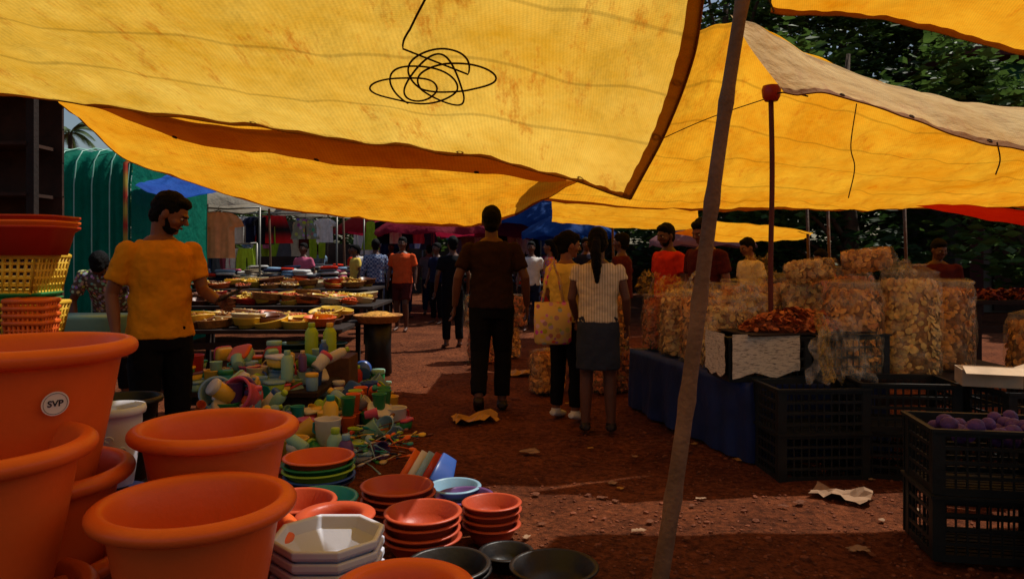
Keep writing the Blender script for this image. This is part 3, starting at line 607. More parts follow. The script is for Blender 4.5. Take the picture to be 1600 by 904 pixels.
kinds=['plastic_jar','food_container','plastic_cup','plastic_mug','food_container','plastic_bottle']
def bench(x0,x1,y0,y1,z,mat,label,name='display_table',rz=0):
    cx,cy=(x0+x1)/2,(y0+y1)/2; w,d=x1-x0,y1-y0
    e=ob(name,None,(cx,cy,0),(0,0,rz),label=label,cat='table')
    mb=MB(); mb.box((0,0,z-.02),(w,d,.04)); sharp(ob('table_top',mb.mesh('table_top',mat,False),parent=e))
    for sx in(-1,1):
        for sy in(-1,1):
            mb=MB(); mb.box((sx*(w/2-.05),sy*(d/2-.05),(z-.043)/2),(.05,.05,z-.043)); sharp(ob('leg',mb.mesh('leg',mat,False),parent=e))
    mb=MB(); mb.box((0,-d/2+.05,z*.72),(w-.16,.025,.07)); ob('apron',mb.mesh('apron',mat,False),parent=e)
    return e
bench(-2.75,-1.55,5.9,6.7,.26,DWOOD,'low wooden bench loaded with plastic household goods')
bench(-2.3,-1.75,5.0,5.7,.16,DWOOD,'low wooden plank bench under plastic goods')
random.seed(11)
for i in range(250):
    yy=4.5+R()*3.1; edge=-.72-(yy-5.2)*.26 if yy>5.2 else -.85-(5.2-yy)*.25
    if i<72: yy=U(5.95,6.65); xx=U(-2.7,-1.60); z=.262+ (U(.06,.2) if R()<.4 else 0)
    elif i<105: yy=U(5.05,5.65); xx=U(-2.25,-1.8); z=.162+(U(.07,.16) if R()<.4 else 0)
    else:
        xx=edge-R()**1.1*.95; z=.0
        if yy<5 and xx<-1.6: xx=-1.55
        if R()<.4 and xx<edge-.15: z=U(.06,.16)
    k=random.choice(kinds); c=random.choice(cols); c2=random.choice(cols)
    tilt=(0,0,U(0,6)) if R()<.6 else (U(.6,1.5),U(-.4,.4),U(0,6))
    container(xx,yy,z+(.05 if tilt[0] else 0),k,PAL[c],PAL[c2],U(.65,1.2),tilt)
container(-1.87,6.9,.42,'plastic_bottle',PAL['lime'],PAL['lime'],1.35); container(-1.70,6.9,.42,'plastic_bottle',PAL['lime'],PAL['yellow'],1.35)
mb=MB(); mb.box((0,0,.21),(.62,.4,.42)); sharp(ob('cardboard_carton',mb.mesh('carton',WOOD,False),(-1.8,6.95,0),label='brown cardboard carton under lime green bottles',cat='box'))
for (x,y,z,c) in ((-1.85,5.3,.34,'pink'),(-1.95,5.45,.32,'purple'),(-2.2,5.55,.30,'sky')):
    ob('plastic_bucket',bowl_mesh('bucket',.11,.2,PAL[c],.75),(x,y,z),(rad(70),rad(30),rad(U(-40,40))),label='%s plastic bucket lying on its side'%c,cat='bucket',group='plastic buckets')
for i in range(14):
    x=-1.35+.11*(i%4)+U(-.02,.02); y=6.0-.14*(i//4)
    container(x,y,0,'plastic_cup',PAL[random.choice(['green','lime','green','orange','white'])],PAL['lime'],1.35)
    if i%2: container(x,y,.15,'plastic_cup',PAL[random.choice(['green','lime','orange'])],PAL['lime'],1.3)
random.seed(3)
for i in range(80):
    x=-1.2+R()*.5; y=4.7+R()*.75; x+= (5-y)*-.1
    mb=MB()
    mb.tube([(0,0,0),(.08,0,.006),(.16,0,.0)],[.005,.004,.006],6); mb.ell((.19,0,-.002),(.034,.026,.010),10,5)
    c=random.choice(['lime','white','brown','yellow','orange','teal','sky','brown','green','cream','navy'])
    ob('plastic_spoon',mb.mesh('spoon',PAL[c]),(x,y,.02+R()*.10),(U(-.5,.5),U(-.6,.3),U(0,6.28)),U(.6,1.0),label='%s plastic serving spoon in a jumbled pile'%c,cat='spoon',group='pile of plastic spoons')
# ---------------- basket tables
bench(-3.6,-1.75,7.5,8.7,.60,DWOOD,'wooden table covered with trays and baskets')
bench(-4.4,-1.75,9.3,10.8,.72,DWOOD,'long wooden table with woven trays')
bench(-5.2,-2.2,11.3,12.8,.84,DWOOD,'rear wooden table crowded with trays')
random.seed(5)
def tray_mesh(r,mk):
    mb=MB(); mb.lathe([(r*.8,0),(r*.86,.004),(r*.98,.07),(r*1.02,.075),(r*1.02,.085),(r*.97,.085),(r*.84,.014),(r*.3,.012)],30); return mb.mesh('round_tray',mk)
STRAW=M('straw',rgb(176,120,62),.9,20,.4,.5,90); DSTRAW=M('dark_straw',rgb(108,62,32),.9,20,.4,.5,90)
tks=['brown','orange','yellow','cream','brown','yellow','orange','yellow','cream','red']
tm={k:tray_mesh(.17,PAL[k]) for k in set(tks)}
tm['straw']=tray_mesh(.18,STRAW); tm['dark straw']=tray_mesh(.18,DSTRAW)
def addtray(x,y,z):
    k=random.choice(tks+['straw','dark straw']*2); s=U(.6,1.15)
    ob('round_tray',tm[k],(x,y,z),(U(-.16,.16),U(-.16,.16),0),s,label='%s round tray basket on the display table'%k,cat='tray',group='round trays and baskets')
for (x0,x1,y0,y1,z,nx,ny) in ((-3.45,-1.9,7.65,8.55,.60,6,4),(-4.25,-1.9,9.45,10.65,.72,8,4),(-5.0,-2.35,11.45,12.65,.84,8,4)):
    for i in range(nx):
        for j in range(ny):
            x=x0+(x1-x0)*(i+.5)/nx+U(-.07,.07); y=y0+(y1-y0)*(j+.5)/ny+U(-.04,.04)
            h=0
            for q in range(random.choice([1,2,3])):
                addtray(x,y,z+.005+h); h+=.03
            if R()<.6:
                mb=MB(); rr=.09
                for q in range(22): 
                    s0=len(mb.v); mb.ell((0,0,0),(U(.012,.04),U(.01,.02),U(.006,.015)),6,4); mb.xf(s0,Matrix.Translation((U(-rr,rr),U(-rr,rr),U(0,.04)))@Matrix.Rotation(U(0,6),4,'Z')@Matrix.Rotation(U(-1,1),4,'X'))
                ob('tray_goods',mb.mesh('tray_goods',random.choice([PAL['cream'],PAL['yellow'],PAL['orange'],STRAW,PAL['brown'],PAL['yellow']])),(x,y,z+.02+h),label='small wares heaped in a round tray',cat='wares',kind='stuff')
mb=MB(); mb.lathe([(.15,0),(.16,.01),(.15,.30),(.16,.58),(.12,.585)],12); ob('basket_stand',mb.mesh('basket_stand',BLACKP),(-1.54,8.5,0),label='black drum stand carrying a round basket',cat='stand')
mb=MB(); mb.lathe([(.2,0),(.22,.005),(.27,.07),(.285,.08),(.28,.09),(.25,.085),(.2,.02),(.05,.02)],36); rb=ob('round_basket',mb.mesh('round_basket',STRAW),(-1.54,8.5,.59),label='round straw basket of yellow snacks on a stand',cat='basket')
mb=MB(); mb.lathe([(.24,.03),(.2,.08),(.1,.12),(.01,.13)],24); ob('yellow_snacks',mb.mesh('yellow_snacks',M('yellow_snack',rgb(206,150,60),.8,30,.5,1,70)),parent=rb,kind='stuff')
for x in(-2.15,-1.82): stack(x,7.35,.0,.17,.16,[PAL['darkgreen']]*7,.055,'green_basin','dark green plastic basin in a tall stack','basin','dark green basins')
def slat_basket(w,d,h,mat,nx,ny,nz,tp=.88,rim=.012,sl=.006):
    mb=MB()
    def ring(t,r):
        W=w*(tp+(1-tp)*t)/2; D=d*(tp+(1-tp)*t)/2; z=h*t
        mb.tube([(-W,-D,z),(W,-D,z),(W,D,z),(-W,D,z),(-W,-D,z)],r,6)
    ring(1,rim); ring(.0,sl*1.2)
    for j in range(1,nz): ring(j/nz,sl)
    for i in range(nx+1):
        for s in(-1,1):
            f=i/nx*2-1; mb.tube([(f*w*tp/2,s*d*tp/2,0),(f*w/2,s*d/2,h)],sl,5)
    for i in range(ny+1):
        for s in(-1,1):
            f=i/ny*2-1; mb.tube([(s*w*tp/2,f*d*tp/2,0),(s*w/2,f*d/2,h)],sl,5)
    mb.box((0,0,.004),(w*tp,d*tp,.008)); return mb.mesh('slatted_basket',mat)
bench(-2.90,-2.02,2.95,3.6,.98,DWOOD,'tall rough wooden stand carrying stacked plastic baskets')
zz=.985
YSL=slat_basket(.44,.30,.155,PAL['yellow'],14,10,5,sl=.0065)
for q in range(2):
    ob('plastic_basket',YSL,(-2.25,3.25,zz),(0,0,rad(6)),label='yellow perforated plastic basket in a stack',cat='basket',group='stacked plastic baskets'); zz+=.165
    if q==0:
        for c in ('green','green'):
            mb=MB(); mb.loft([(0,.19,.13,0,0),(.018,.225,.155,0,0),(.024,.225,.155,0,0),(.025,.2,.13,0,0)],28,.45)
            ob('plastic_tray',mb.mesh('flat_tray',PAL[c]),(-2.25,3.25,zz-.005),(0,0,rad(5)),label='green plastic tray between yellow baskets',cat='tray',group='stacked plastic trays'); zz+=.022
for i in range(3):
    mb=MB(); mb.loft([(0,.18,.13,0,0),(.1,.205,.15,0,0),(.115,.225,.17,0,0),(.125,.225,.17,0,0),(.126,.205,.15,0,0)],28,.4)
    ob('plastic_tub',mb.mesh('tub',[PAL['red'],PAL['orange'],PAL['red']][i]),(-2.15,3.2,zz-.005+i*.022),(0,0,rad(5)),label='red rectangular plastic tub in a stack',cat='tub',group='stacked red tubs')
for i in range(4): ob('plastic_basket',slat_basket(.15,.13,.09,PAL['orange'],8,6,3),(-2.0,3.08,.985+i*.03),(0,0,.1),label='small orange plastic basket in a nested stack',cat='basket',group='small orange baskets')
mb=MB(); mb.loft([(0,.25,.18,0,0),(.2,.3,.22,0,0),(.22,.32,.24,0,0)],24,.5); ob('storage_tub',mb.mesh('storage_tub',PAL['mint']),(-3.1,5.4,.70),label='pale translucent plastic storage tub on a stand',cat='tub')
bench(-3.6,-2.75,5.1,5.8,.69,DWOOD,'dark wooden stand under a storage tub')
# ---------------- snack stall
BLUEC=M('blue_cloth_cover',rgb(20,38,84),.6,4,.4,.5,8)
ang=rad(14.3); TX,TY=1.52,4.78
da=Vector((-math.sin(ang),math.cos(ang),0)); db=Vector((math.cos(ang),math.sin(ang),0))
def T(a,b,z=0): v=Vector((TX,TY,0))+da*a+db*b; return (v.x,v.y,z)
e=ob('snack_table',None,T(.95,.55),(0,0,ang),label='low market table draped in dark blue plastic sheet',cat='table')
mb=MB(); mb.box((0,0,.50),(1.06,1.86,.03)); ob('table_top',mb.mesh('table_top',DWOOD,False),parent=e)
for sx in(-1,1):
    for sy in(-1,1): mb=MB(); mb.box((sx*.48,sy*.88,.24),(.05,.05,.48)); ob('leg',mb.mesh('leg',DWOOD,False),parent=e)
mb=MB(); per=[]; W,D_=.55,.95
N_=200
for i in range(N_):
    t=i/N_*(4*(W+D_)); 
    if t<2*W: p=(-W+t,-D_)
    elif t<2*W+2*D_: p=(W,-D_+t-2*W)
    elif t<4*W+2*D_: p=(W-(t-2*W-2*D_),D_)
    else: p=(-W,D_-(t-4*W-2*D_))
    per.append(p)
for j in range(13):
    z=.525-.51*j/12
    for i,(x,y) in enumerate(per):
        f=j/12; w_=1+f*(.03+.08*noise.noise(Vector((x*5,y*5,f*.8)))+.022*math.sin(i*.6+math.sin(i*.13)*3))
        zz_=z+(0.0 if j==0 else .02*noise.noise(Vector((x*4,y*4,2)))*f)
        mb.v.append(Vector((x*w_,y*w_,max(.0,zz_))))
for j in range(12):
    for i in range(N_): a=j*N_+i; b=j*N_+(i+1)%N_; mb.face(a,b,b+N_,a+N_)
mb.face(*range(N_)[::-1])
ob('blue_cover',mb.mesh('blue_cover',BLUEC),parent=e)
def crate_mesh(w=.56,d=.38,h=.29):
    mb=MB(); t=.012
    for sx in(-1,1):
        for sy in(-1,1):
            mb.box((sx*(w/2-.02),sy*(d/2-t/2),h/2),(.05,t,h-.004)); mb.box((sx*(w/2-t/2),sy*(d/2-.035),h/2),(t*.9,.05,h-.006))
    for z in (.012,.075,.14,.205,h-.018):
        hh=.034 if z>h-.05 or z<.02 else .016
        for s in(-1,1): mb.box((0,s*(d/2-t/2-.001),z+.002),(w-.01,t*.8,hh)); mb.box((s*(w/2-t/2-.001),0,z+.001),(t*.7,d-.01,hh))
    for i in range(1,12):
        for s in(-1,1): mb.box((-w/2+i*w/12,s*(d/2-t/2-.002),h/2),(.008,t*.6,h-.03))
    for i in range(1,8):
        for s in(-1,1): mb.box((s*(w/2-t/2-.002),-d/2+i*d/8,h/2),(t*.5,.008,h-.03))
    for s in(-1,1): mb.box((0,s*(d/2+.004),h-.006),(w+.02,.02,.014)); mb.box((s*(w/2+.004),0,h-.0065),(.02,d+.02,.013))
    for i in range(8): mb.box((0,-d/2+.03+i*(d-.06)/7,.006),(w-.03,.03,.008))
    return mb.mesh('crate',CRATEP,False)
CM=crate_mesh()
def crate(x,y,z,rz,label='black slatted plastic crate stacked by the snack stall'):
    return ob('plastic_crate',CM,(x,y,z),(0,0,rz),label=label,cat='crate',group='black plastic crates')
for z in (.0,.295):
    crate(2.42,4.62,z,rad(-16+z*30)); crate(2.18,3.42,z,rad(-10),'dark grey plastic crate stacked on the ground')
    crate(1.86,4.62,z*.9,rad(4)); crate(3.05,4.35,z,.08); crate(2.9,3.6,z,.12)
crate(2.42,2.88,0,rad(-6)); crate(2.42,2.88,.295,rad(-4))
mb=MB(); random.seed(9)
for i in range(46):
    s0=len(mb.v); mb.ell((0,0,0),(U(.03,.045),U(.03,.04),U(.025,.04)),8,6); mb.xf(s0,Matrix.Translation((U(-.22,.22),U(-.13,.13),U(.0,.06))))
ob('purple_snacks',mb.mesh('purple_snacks',M('purple_wrap',rgb(90,58,112),.6,20,.4,.4)),(2.18,3.42,.53),label='purple wrapped balls filling the top crate',cat='snacks',kind='stuff')
CB=M('cardboard_white',rgb(190,168,140),.85)
mb=MB(); mb.box((0,0,.003),(.30,.2,.006)); 
for s in(-1,1): mb.box((0,s*.1,.05),(.3,.004,.09)); mb.box((s*.15,0,.05),(.004,.196,.09)); 
mb.box((0,-.15,.10),(.3,.1,.004),mat=Matrix.Rotation(.3,3,'X')); mb.box((.19,0,.11),(.08,.19,.004),mat=Matrix.Rotation(-.4,3,'Y'))
ob('cardboard_box',mb.mesh('cardboard_box',CB,False),(2.78,4.32,.60),(0,0,-.35),1.0,label='open white cardboard box on stacked crates',cat='box')
def chips(mb,pos,n,rr=(.018,.03),out=False):
    for i in range(n):
        c=pos(); r=U(*rr); s0=len(mb.v); seg=9; b=len(mb.v); ar=U(.7,1)
        mb.v.append(Vector((0,0,r*.10)))
        for k in range(seg): a=2*math.pi*k/seg; mb.v.append(Vector((math.cos(a)*r,math.sin(a)*r*ar,-r*.06)))
        for k in range(seg): mb.face(b,b+1+k,b+1+(k+1)%seg)
        if out:
            d=Vector((c.x,c.y,U(-.02,.02))).normalized()+Vector((U(-.6,.6),U(-.6,.6),U(-.5,.7)))
            rt=Vector((0,0,1)).rotation_difference(d.normalized()).to_matrix().to_4x4()
            mb.xf(s0,Matrix.Translation(c)@rt@Matrix.Rotation(U(0,6.3),4,'Z'))
        else: mb.xf(s0,Matrix.Translation(c)@Matrix.Rotation(U(0,6.3),4,'Z')@Matrix.Rotation(U(-.9,.9),4,'X')@Matrix.Rotation(U(-.9,.9),4,'Y'))
def chipmat(nm,c): return [M(nm+'_'+s,(c[0]*k,c[1]*k2,c[2]*k2,1),.6,9,.3,.1) for s,k,k2 in (('light',1.1,1.15),('mid',.85,.8),('dark',.62,.5))]
CHIP=('orange',chipmat('fried_chip_orange',rgb(222,156,70)),rgb(140,84,32)); CHIP2=('yellow',chipmat('fried_chip_yellow',rgb(234,188,104)),rgb(156,104,46)); CHIP3=('reddish',chipmat('fried_chip_red',rgb(190,100,44)),rgb(106,50,22))
FILM=film_mat('clear_plastic_film',rgb(226,208,168),.16)
CORE={c[0]:M(c[0]+'_snack_core',c[2],.8,25,.5,.5,60) for c in (CHIP,CHIP2,CHIP3)}
def bag_meshes(w,d,h,chip,seed,n):
    random.seed(seed); mb=MB()
    def pos():
        mb.cm=random.choice([0,0,0,1,1,2])
        z=U(0.02,h*.93); a=U(0,2*math.pi); f=U(.88,.97)*(1-.10*(abs(z/h-.45)*2)**3)
        ca,sa=math.cos(a),math.sin(a)
        x=math.copysign(abs(ca)**.6,ca)*w/2*f; y=math.copysign(abs(sa)**.6,sa)*d/2*f
        if R()<.2: x*=R();y*=R(); z=h*U(.86,.93)
        return Vector((x,y,z))
    chips(mb,pos,n,(.017,.031),True); a=mb.mesh('snack_chips',chip[1],False)
    mb=MB(); f=.88; mb.loft([(0,w/2*f*.8,d/2*f*.8,0,0),(.03,w/2*f,d/2*f,0,0),(h*.5,w/2*f,d/2*f,0,0),(h*.82,w/2*f*.95,d/2*f*.95,0,0),(h*.88,w/2*.6,d/2*.6,0,0)],24,.6); core=mb.mesh('snack_fill',CORE[chip[0]])
    mb=MB(); secs=[]; k=1.08
    for i in range(15):
        t=i/14; z=h*1.0*t; ff=(1-.09*(abs(t-.45)*2)**4)*k; secs.append((z,w/2*ff,d/2*ff,0,0))
    if seed%2: secs+=[(h*1.02,w*.50,d*.48,0,0),(h*1.05,w*.36,d*.3,0,0),(h*1.08,w*.22,d*.16,.02,0),(h*1.10,w*.3,d*.10,.03,.01)]
    else: secs+=[(h*1.03,w*.52,d*.50,0,0),(h*1.05,w*.54,d*.36,0,0),(h*1.07,w*.50,d*.14,0,.02)]
    mb.loft(secs,36,.62)
    for v in mb.v:
        q=noise.noise(v*9+Vector((seed,0,0)))*.011+noise.noise(Vector((v.x*24,v.y*24,v.z*6)))*.005; v.x+=q*(1 if v.x>0 else -1); v.y+=q*(1 if v.y>0 else -1)
    mb.f.pop(); mb.m.pop()
    b=mb.mesh('bag_film',FILM); return a,core,b
BG={}
def bag(x,y,z,w,h,chip=CHIP,rz=0,tilt=(0,0),seed=0,d=None):
    d=d or w*.8; key=(w,h,chip[0],seed%3)
    if key not in BG: BG[key]=bag_meshes(w,d,h,chip,seed,int(680*(w/.3)*(h/.5)))
    a,core,b=BG[key]
    e=ob('snack_bag',core,(x,y,z),(tilt[0],tilt[1],rz),label='tall clear plastic bag packed with %s fried snack chips'%chip[0],cat='snack bag',group='bags of fried snacks')
    ob('snack_chips',a,parent=e,kind='stuff'); ob('bag_film',b,parent=e)
    return e
tz=.535
bag(*T(.62,.18,tz),.30,.48,CHIP2,ang,seed=1); bag(*T(.97,.2,tz),.31,.52,CHIP,ang+.1,seed=2); bag(*T(1.33,.2,tz),.31,.5,CHIP2,ang,seed=3); bag(*T(1.72,.22,tz),.3,.46,CHIP3,ang,seed=4)
bag(*T(.85,.6,tz),.32,.56,CHIP2,ang,seed=1); bag(*T(1.25,.6,tz),.32,.56,CHIP,ang+.1,seed=2); bag(*T(1.62,.6,tz),.3,.5,CHIP2,ang,seed=3)
bag(*T(1.0,.92,tz),.32,.62,CHIP,ang,seed=5)
bench(2.05,3.75,4.98,6.2,.52,DWOOD,'low wooden table beneath tall snack bags')
bag(2.36,5.14,.525,.37,.62,CHIP,.1,seed=6); bag(2.79,5.20,.525,.37,.70,CHIP2,-.1,seed=7,d=.3); bag(3.19,5.40,.525,.31,.62,CHIP,.1,seed=8)
bag(2.25,5.75,.525,.32,.66,CHIP2,.2,seed=3); bag(2.65,5.8,.525,.34,.70,CHIP,.2,seed=4); bag(3.5,5.9,.525,.32,.6,CHIP3,.2,seed=4)
bag(3.78,5.3,.30,.36,.62,CHIP,.0,seed=7,d=.34)
bag(2.02,6.5,.565,.34,.55,CHIP,.2,seed=8); bag(1.60,6.95,.565,.32,.5,CHIP2,.2,seed=3)
mb=MB(); mb.box((0,0,.28),(.9,.6,.56)); sharp(ob('wooden_box',mb.mesh('box',DWOOD,False),(1.9,6.85,0),label='dark wooden box under rear snack bags',cat='box'))
bag(2.45,5.50,1.30,.20,.34,CHIP,1.2,(1.45,0),seed=9); bag(2.15,5.70,1.22,.20,.34,CHIP2,.6,(1.45,0),seed=9)
bag(-.38,9.5,.0,.38,.40,CHIP3,.1,seed=10); bag(-.42,9.6,.42,.38,.42,CHIP,.4,seed=11); bag(-.08,9.9,.0,.36,.42,CHIP,.4,seed=11); bag(.02,9.9,.42,.36,.4,CHIP3,.4,seed=10)
bag(.35,7.4,.0,.34,.40,CHIP,.4,seed=11); bag(-.35,9.6,.86,.34,.34,CHIP2,.3,seed=3)
bag(.85,8.3,.0,.4,.5,CHIP3,.4,seed=10); bag(1.0,7.45,.45,.32,.5,CHIP,.4,seed=11); bag(1.0,7.45,.0,.4,.43,CHIP3,.4,seed=11)
NEWS=pattern_mat('newspaper_print',rgb(110,102,94),rgb(212,200,176),'print',11)
def lined(a,b,z,label):
    o=crate(*T(a,b,z),ang+rad(-8),label)
    mb=MB()
    for s,(cx,cy,w,rz) in [(0,(-.04,-.2,.46,0)),(1,(-.296,0,.35,math.pi/2))]:
        n=10; b0=len(mb.v)
        for j in range(n):
            for i in range(n):
                u=i/(n-1)-.5; v=j/(n-1); off=noise.noise(Vector((u*4+s,v*3,a*7)))*.014
                x=u*w; y=-abs(off)-.006; zz=.31-v*(.27+.05*noise.noise(Vector((u*3,s,a))))
                if rz: mb.v.append(Vector((cx+y,x,zz)))
                else: mb.v.append(Vector((cx+x,cy+y,zz)))
        for j in range(n-1):
            for i in range(n-1): q=b0+j*n+i; mb.face(q,q+1,q+n+1,q+n)
    ob('newspaper_lining',mb.mesh('newspaper',NEWS),parent=o)
    return o
lined(.22,.22,.53,'black crate lined with newspaper on the blue table'); 
crate(*T(.18,.80,.53),ang)
mb=MB(); random.seed(21)
def hp():
    mb.cm=random.choice([0,0,1,2]); r=R()**.5; a=U(0,6.28); return Vector((math.cos(a)*r*.42,math.sin(a)*r*.2,.02+(1-r*r)*.13*U(.75,1.0)))
chips(mb,hp,900,(.018,.032))
hp_=T(.2,.5,.84); 
hs=ob('chip_heap',mb.mesh('chip_heap',CHIP3[1],False),hp_,(0,0,ang),label='heap of reddish fried chips piled on crates',cat='snacks',kind='stuff')
mb=MB(); mb.lathe([(.40,0),(.36,.05),(.2,.11),(.02,.13)],24); 
for v in mb.v: v.y*=.48
ob('chip_heap_core',mb.mesh('core',CORE['reddish']),(0,0,0),parent=hs)
mb=MB(); mb.box((0,0,0),(.95,.44,.012)); sharp(ob('display_board',mb.mesh('board',DWOOD,False),(hp_[0],hp_[1],.836),(0,0,ang),label='thin board on crates carrying fried chips',cat='board'))
FY=film_mat('yellowish_plastic_film',rgb(224,182,84),.25)
FW=film_mat('glossy_plastic_film',rgb(210,198,176),.28)
def crumple(cx,cy,cz,w,h,mat,label,seed,lean=.1,rz=0):
    mb=MB(); n=24
    for j in range(n):
        for i in range(n):
            u=i/(n-1)-.5; v=j/(n-1); q=Vector((u*5+seed,v*4,seed))
            x=u*w*(1-.45*v+.35*noise.noise(q)); y=noise.noise(q*1.3)*.10-lean*(1-v); z=h*v+noise.noise(q*1.8)*.05
            mb.v.append(Vector((x,y,z)))
    for j in range(n-1):
        for i in range(n-1): a=j*n+i; mb.face(a,a+1,a+n+1,a+n)
    ob('plastic_sheet',mb.mesh('plastic_sheet',mat),(cx,cy,cz),(0,0,rz),label=label,cat='plastic sheet',group='loose plastic sheets')
crumple(2.10,4.82,.55,.40,.40,FW,'crumpled clear plastic bag draped beside newspaper crates',3)
crumple(1.96,4.72,.58,.10,.42,FY,'yellowish plastic sheet hanging over a crate',6,.14)
for i,(x,y,z,w,h) in enumerate(((1.62,5.1,.98,.26,.18),(1.95,5.9,1.15,.3,.2),(1.5,5.9,1.03,.3,.18),(1.35,6.3,1.0,.26,.18),(2.75,5.3,1.22,.26,.10),(1.3,6.9,1.0,.3,.2))):
    crumple(x,y,z,w,h,FY if i%2 else FW,'crumpled open plastic bag top over fried snacks',i*3+1,.02,U(-.5,.5))
bench(3.3,4.6,4.2,5.0,.60,DWOOD,'dark market table edge beside stacked crates')
stack(3.5,4.6,.61,.25,.07,[PAL['brown'],PAL['brown']],.03,'round_pan','dark brown round tray on a market table','tray','brown round trays')
mb=MB(); random.seed(30); chips(mb,lambda:Vector((U(-.6,.6),U(-.3,.3),U(0,.08))),900,(.02,.035))
ob('red_snacks',mb.mesh('red_snacks',M('red_snack',rgb(112,38,28),.7,9,.5),False),(4.9,7.0,.95),label='spread of small dark red snacks on a table',cat='snacks',kind='stuff')
bench(4.2,5.6,6.7,7.4,.95,DWOOD,'rear wooden table with red snacks')
# ---------------- clothes stall
GM={}
def garment(kind,mk,seed=0):
    key=(kind,mk.name)
    if key in GM: return GM[key]
    mb=MB(); nx=22
    if kind=='tee': prof=[(0,.10),(.02,.2),(.05,.26),(.12,.34),(.22,.38),(.235,.24),(.3,.235),(.5,.24),(.7,.25)]
    elif kind=='dress': prof=[(0,.08),(.03,.15),(.1,.17),(.3,.16),(.4,.2),(.6,.27),(.9,.34)]
    elif kind=='shorts': prof=[(0,.18),(.04,.19),(.15,.23),(.3,.27),(.42,.3)]
    else: prof=[(0,.16),(.04,.17),(.2,.2),(.5,.21),(.8,.2),(.95,.2)]
    for side in(-1,1):
        b=len(mb.v)
        for (z,w) in prof:
            for i in range(nx+1):
                u=i/nx*2-1; x=u*w
                if kind in('shorts','trousers') and z>.16: x+=.02*(1 if u>0 else -1)*(0 if abs(u)>.99 else 1)*(z-.1)
                y=side*(.022*(1-u*u))+.018*math.sin(u*7+seed)*min(1,z*4)+.008*math.sin(u*17)
                mb.v.append(Vector((x,y,-z)))
        for j in range(len(prof)-1):
            for i in range(nx):
                if kind in('shorts','trousers') and prof[j][0]>=.15 and i==nx//2: continue
                a=b+j*(nx+1)+i; mb.face(a,a+1,a+nx+2,a+nx+1)
    GM[key]=mb.mesh(kind,mk); return GM[key]
kn={'tee':'t-shirt','dress':'dress','shorts':'pair of shorts','trousers':'pair of trousers'}
nmk={'tee':'hanging_shirt','dress':'hanging_dress','shorts':'hanging_shorts','trousers':'hanging_trousers'}
random.seed(8)
def hang(x,y,z,kind,mk,s=1,rz=0):
    o=ob(nmk[kind],garment(kind,mk),(x,y,z),(0,0,rz),s,label='%s %s hanging from a stall rail'%(mk.name.replace('cloth_','').replace('skyc','light blue').replace('_',' '),kn[kind]),cat='clothing',group='hanging clothes')
    mb=MB(); mb.tube([(-.17,0,-.03),(0,0,.03),(.17,0,-.03)],.006,5); mb.tube([(0,0,.03),(0,0,.07),(.02,0,.09),(.0,0,.11)],.004,5); ob('hanger',mb.mesh('hanger',METAL),parent=o)
def rail(x0,x1,y,z):
    e=ob('clothes_rail',None,(0,0,0),label='metal clothes rail frame hung with garments',cat='clothes rail',group='clothes rails')
    for x in(x0,x1): mb=MB(); mb.tube([(x,y,0),(x,y,z)],.02,8); ob('upright',mb.mesh('upright',METAL),parent=e)
    mb=MB(); mb.tube([(x0,y,z),((x0+x1)/2,y,z-.03),(x1,y,z)],.015,8); ob('crossbar',mb.mesh('crossbar',METAL),parent=e)
rail(-5.5,-4.4,12.9,2.2); rail(-6.2,-3.6,15.2,2.25); rail(-3.5,-1.9,17.5,2.25); rail(-6.6,-4.6,18,2.3); rail(-1.6,1.2,20.5,2.1); rail(-4.5,-2.6,21.5,2.3)
hang(-5.12,12.9,2.12,'tee',CL['peach'],1.15,.1)
hang(-4.9,15.2,2.18,'shorts',pattern_mat('red_white_black_shorts',rgb(196,28,32),rgb(24,20,22),'stripe',.75),1.35)
cl=['white','lime','navy','grey','white','blue','pink','skyc','black','maroon','cream','white','red','beige']
for i in range(5): hang(-5.95+i*.22,15.2,2.15,'tee',CL[random.choice(cl)],.8,U(.6,1.4))
hang(-4.25,15.2,2.12,'shorts',pattern_mat('camo_shorts',rgb(70,80,60),rgb(130,130,110),'spots',12),1.0); hang(-3.85,15.2,2.12,'tee',CL['white'],.7); 
for i in range(6): hang(-3.35+i*.28,17.5,2.17,random.choice(['tee','tee','dress']),CL[['lime','black','white','navy','pink','blue'][i]],.75,U(-.4,.4))
for i in range(9): hang(-6.5+i*.22,18,2.2,random.choice(['tee','dress','trousers']),CL[random.choice(cl)],.95,U(-.9,.9))
for i in range(9): hang(-1.5+i*.3,20.5,2.0,random.choice(['tee','dress']),CL[random.choice(cl)],.85,U(-.6,.6))
for i in range(7): hang(-4.4+i*.28,21.5,2.2,random.choice(['tee','dress','trousers']),CL[random.choice(cl)],.9,U(-.6,.6))
for i in range(5): hang(-5.9+i*.2,14.2,1.5,random.choice(['trousers','dress']),CL[random.choice(cl)],.9,U(-.9,.9))
rail(-6.1,-4.9,14.2,1.6)
bench(-6.3,-3.1,13.4,14.0,.88,DWOOD,'long table piled with folded clothes'); bench(-4.8,-2.7,16.0,16.9,.95,DWOOD,'rear table piled with folded clothes')
def pile(x,y,z):
    mb=MB(); mats=[CL[random.choice(['white','grey','navy','black','pink','skyc','red','cream','white','beige'])] for _ in range(5)]
    h=0
    for i in range(random.randint(3,6)):
        mb.cm=i%5; t=U(.03,.05); s0=len(mb.v); mb.loft([(h,.12,.09,0,0),(h+t*.3,.14,.10,0,0),(h+t*.7,.14,.10,0,0),(h+t,.12,.09,0,0)],16,.5)
        mb.xf(s0,Matrix.Translation((U(-.02,.02),U(-.02,.02),0))@Matrix.Rotation(U(-.25,.25),4,'Z')); h+=t*.95
    ob('folded_clothes_pile',mb.mesh('pile',mats),(x,y,z),(U(-.06,.06),U(-.06,.06),U(0,3)),U(1,1.3),label='stack of folded clothes on a market table',cat='clothes',group='folded clothes piles')
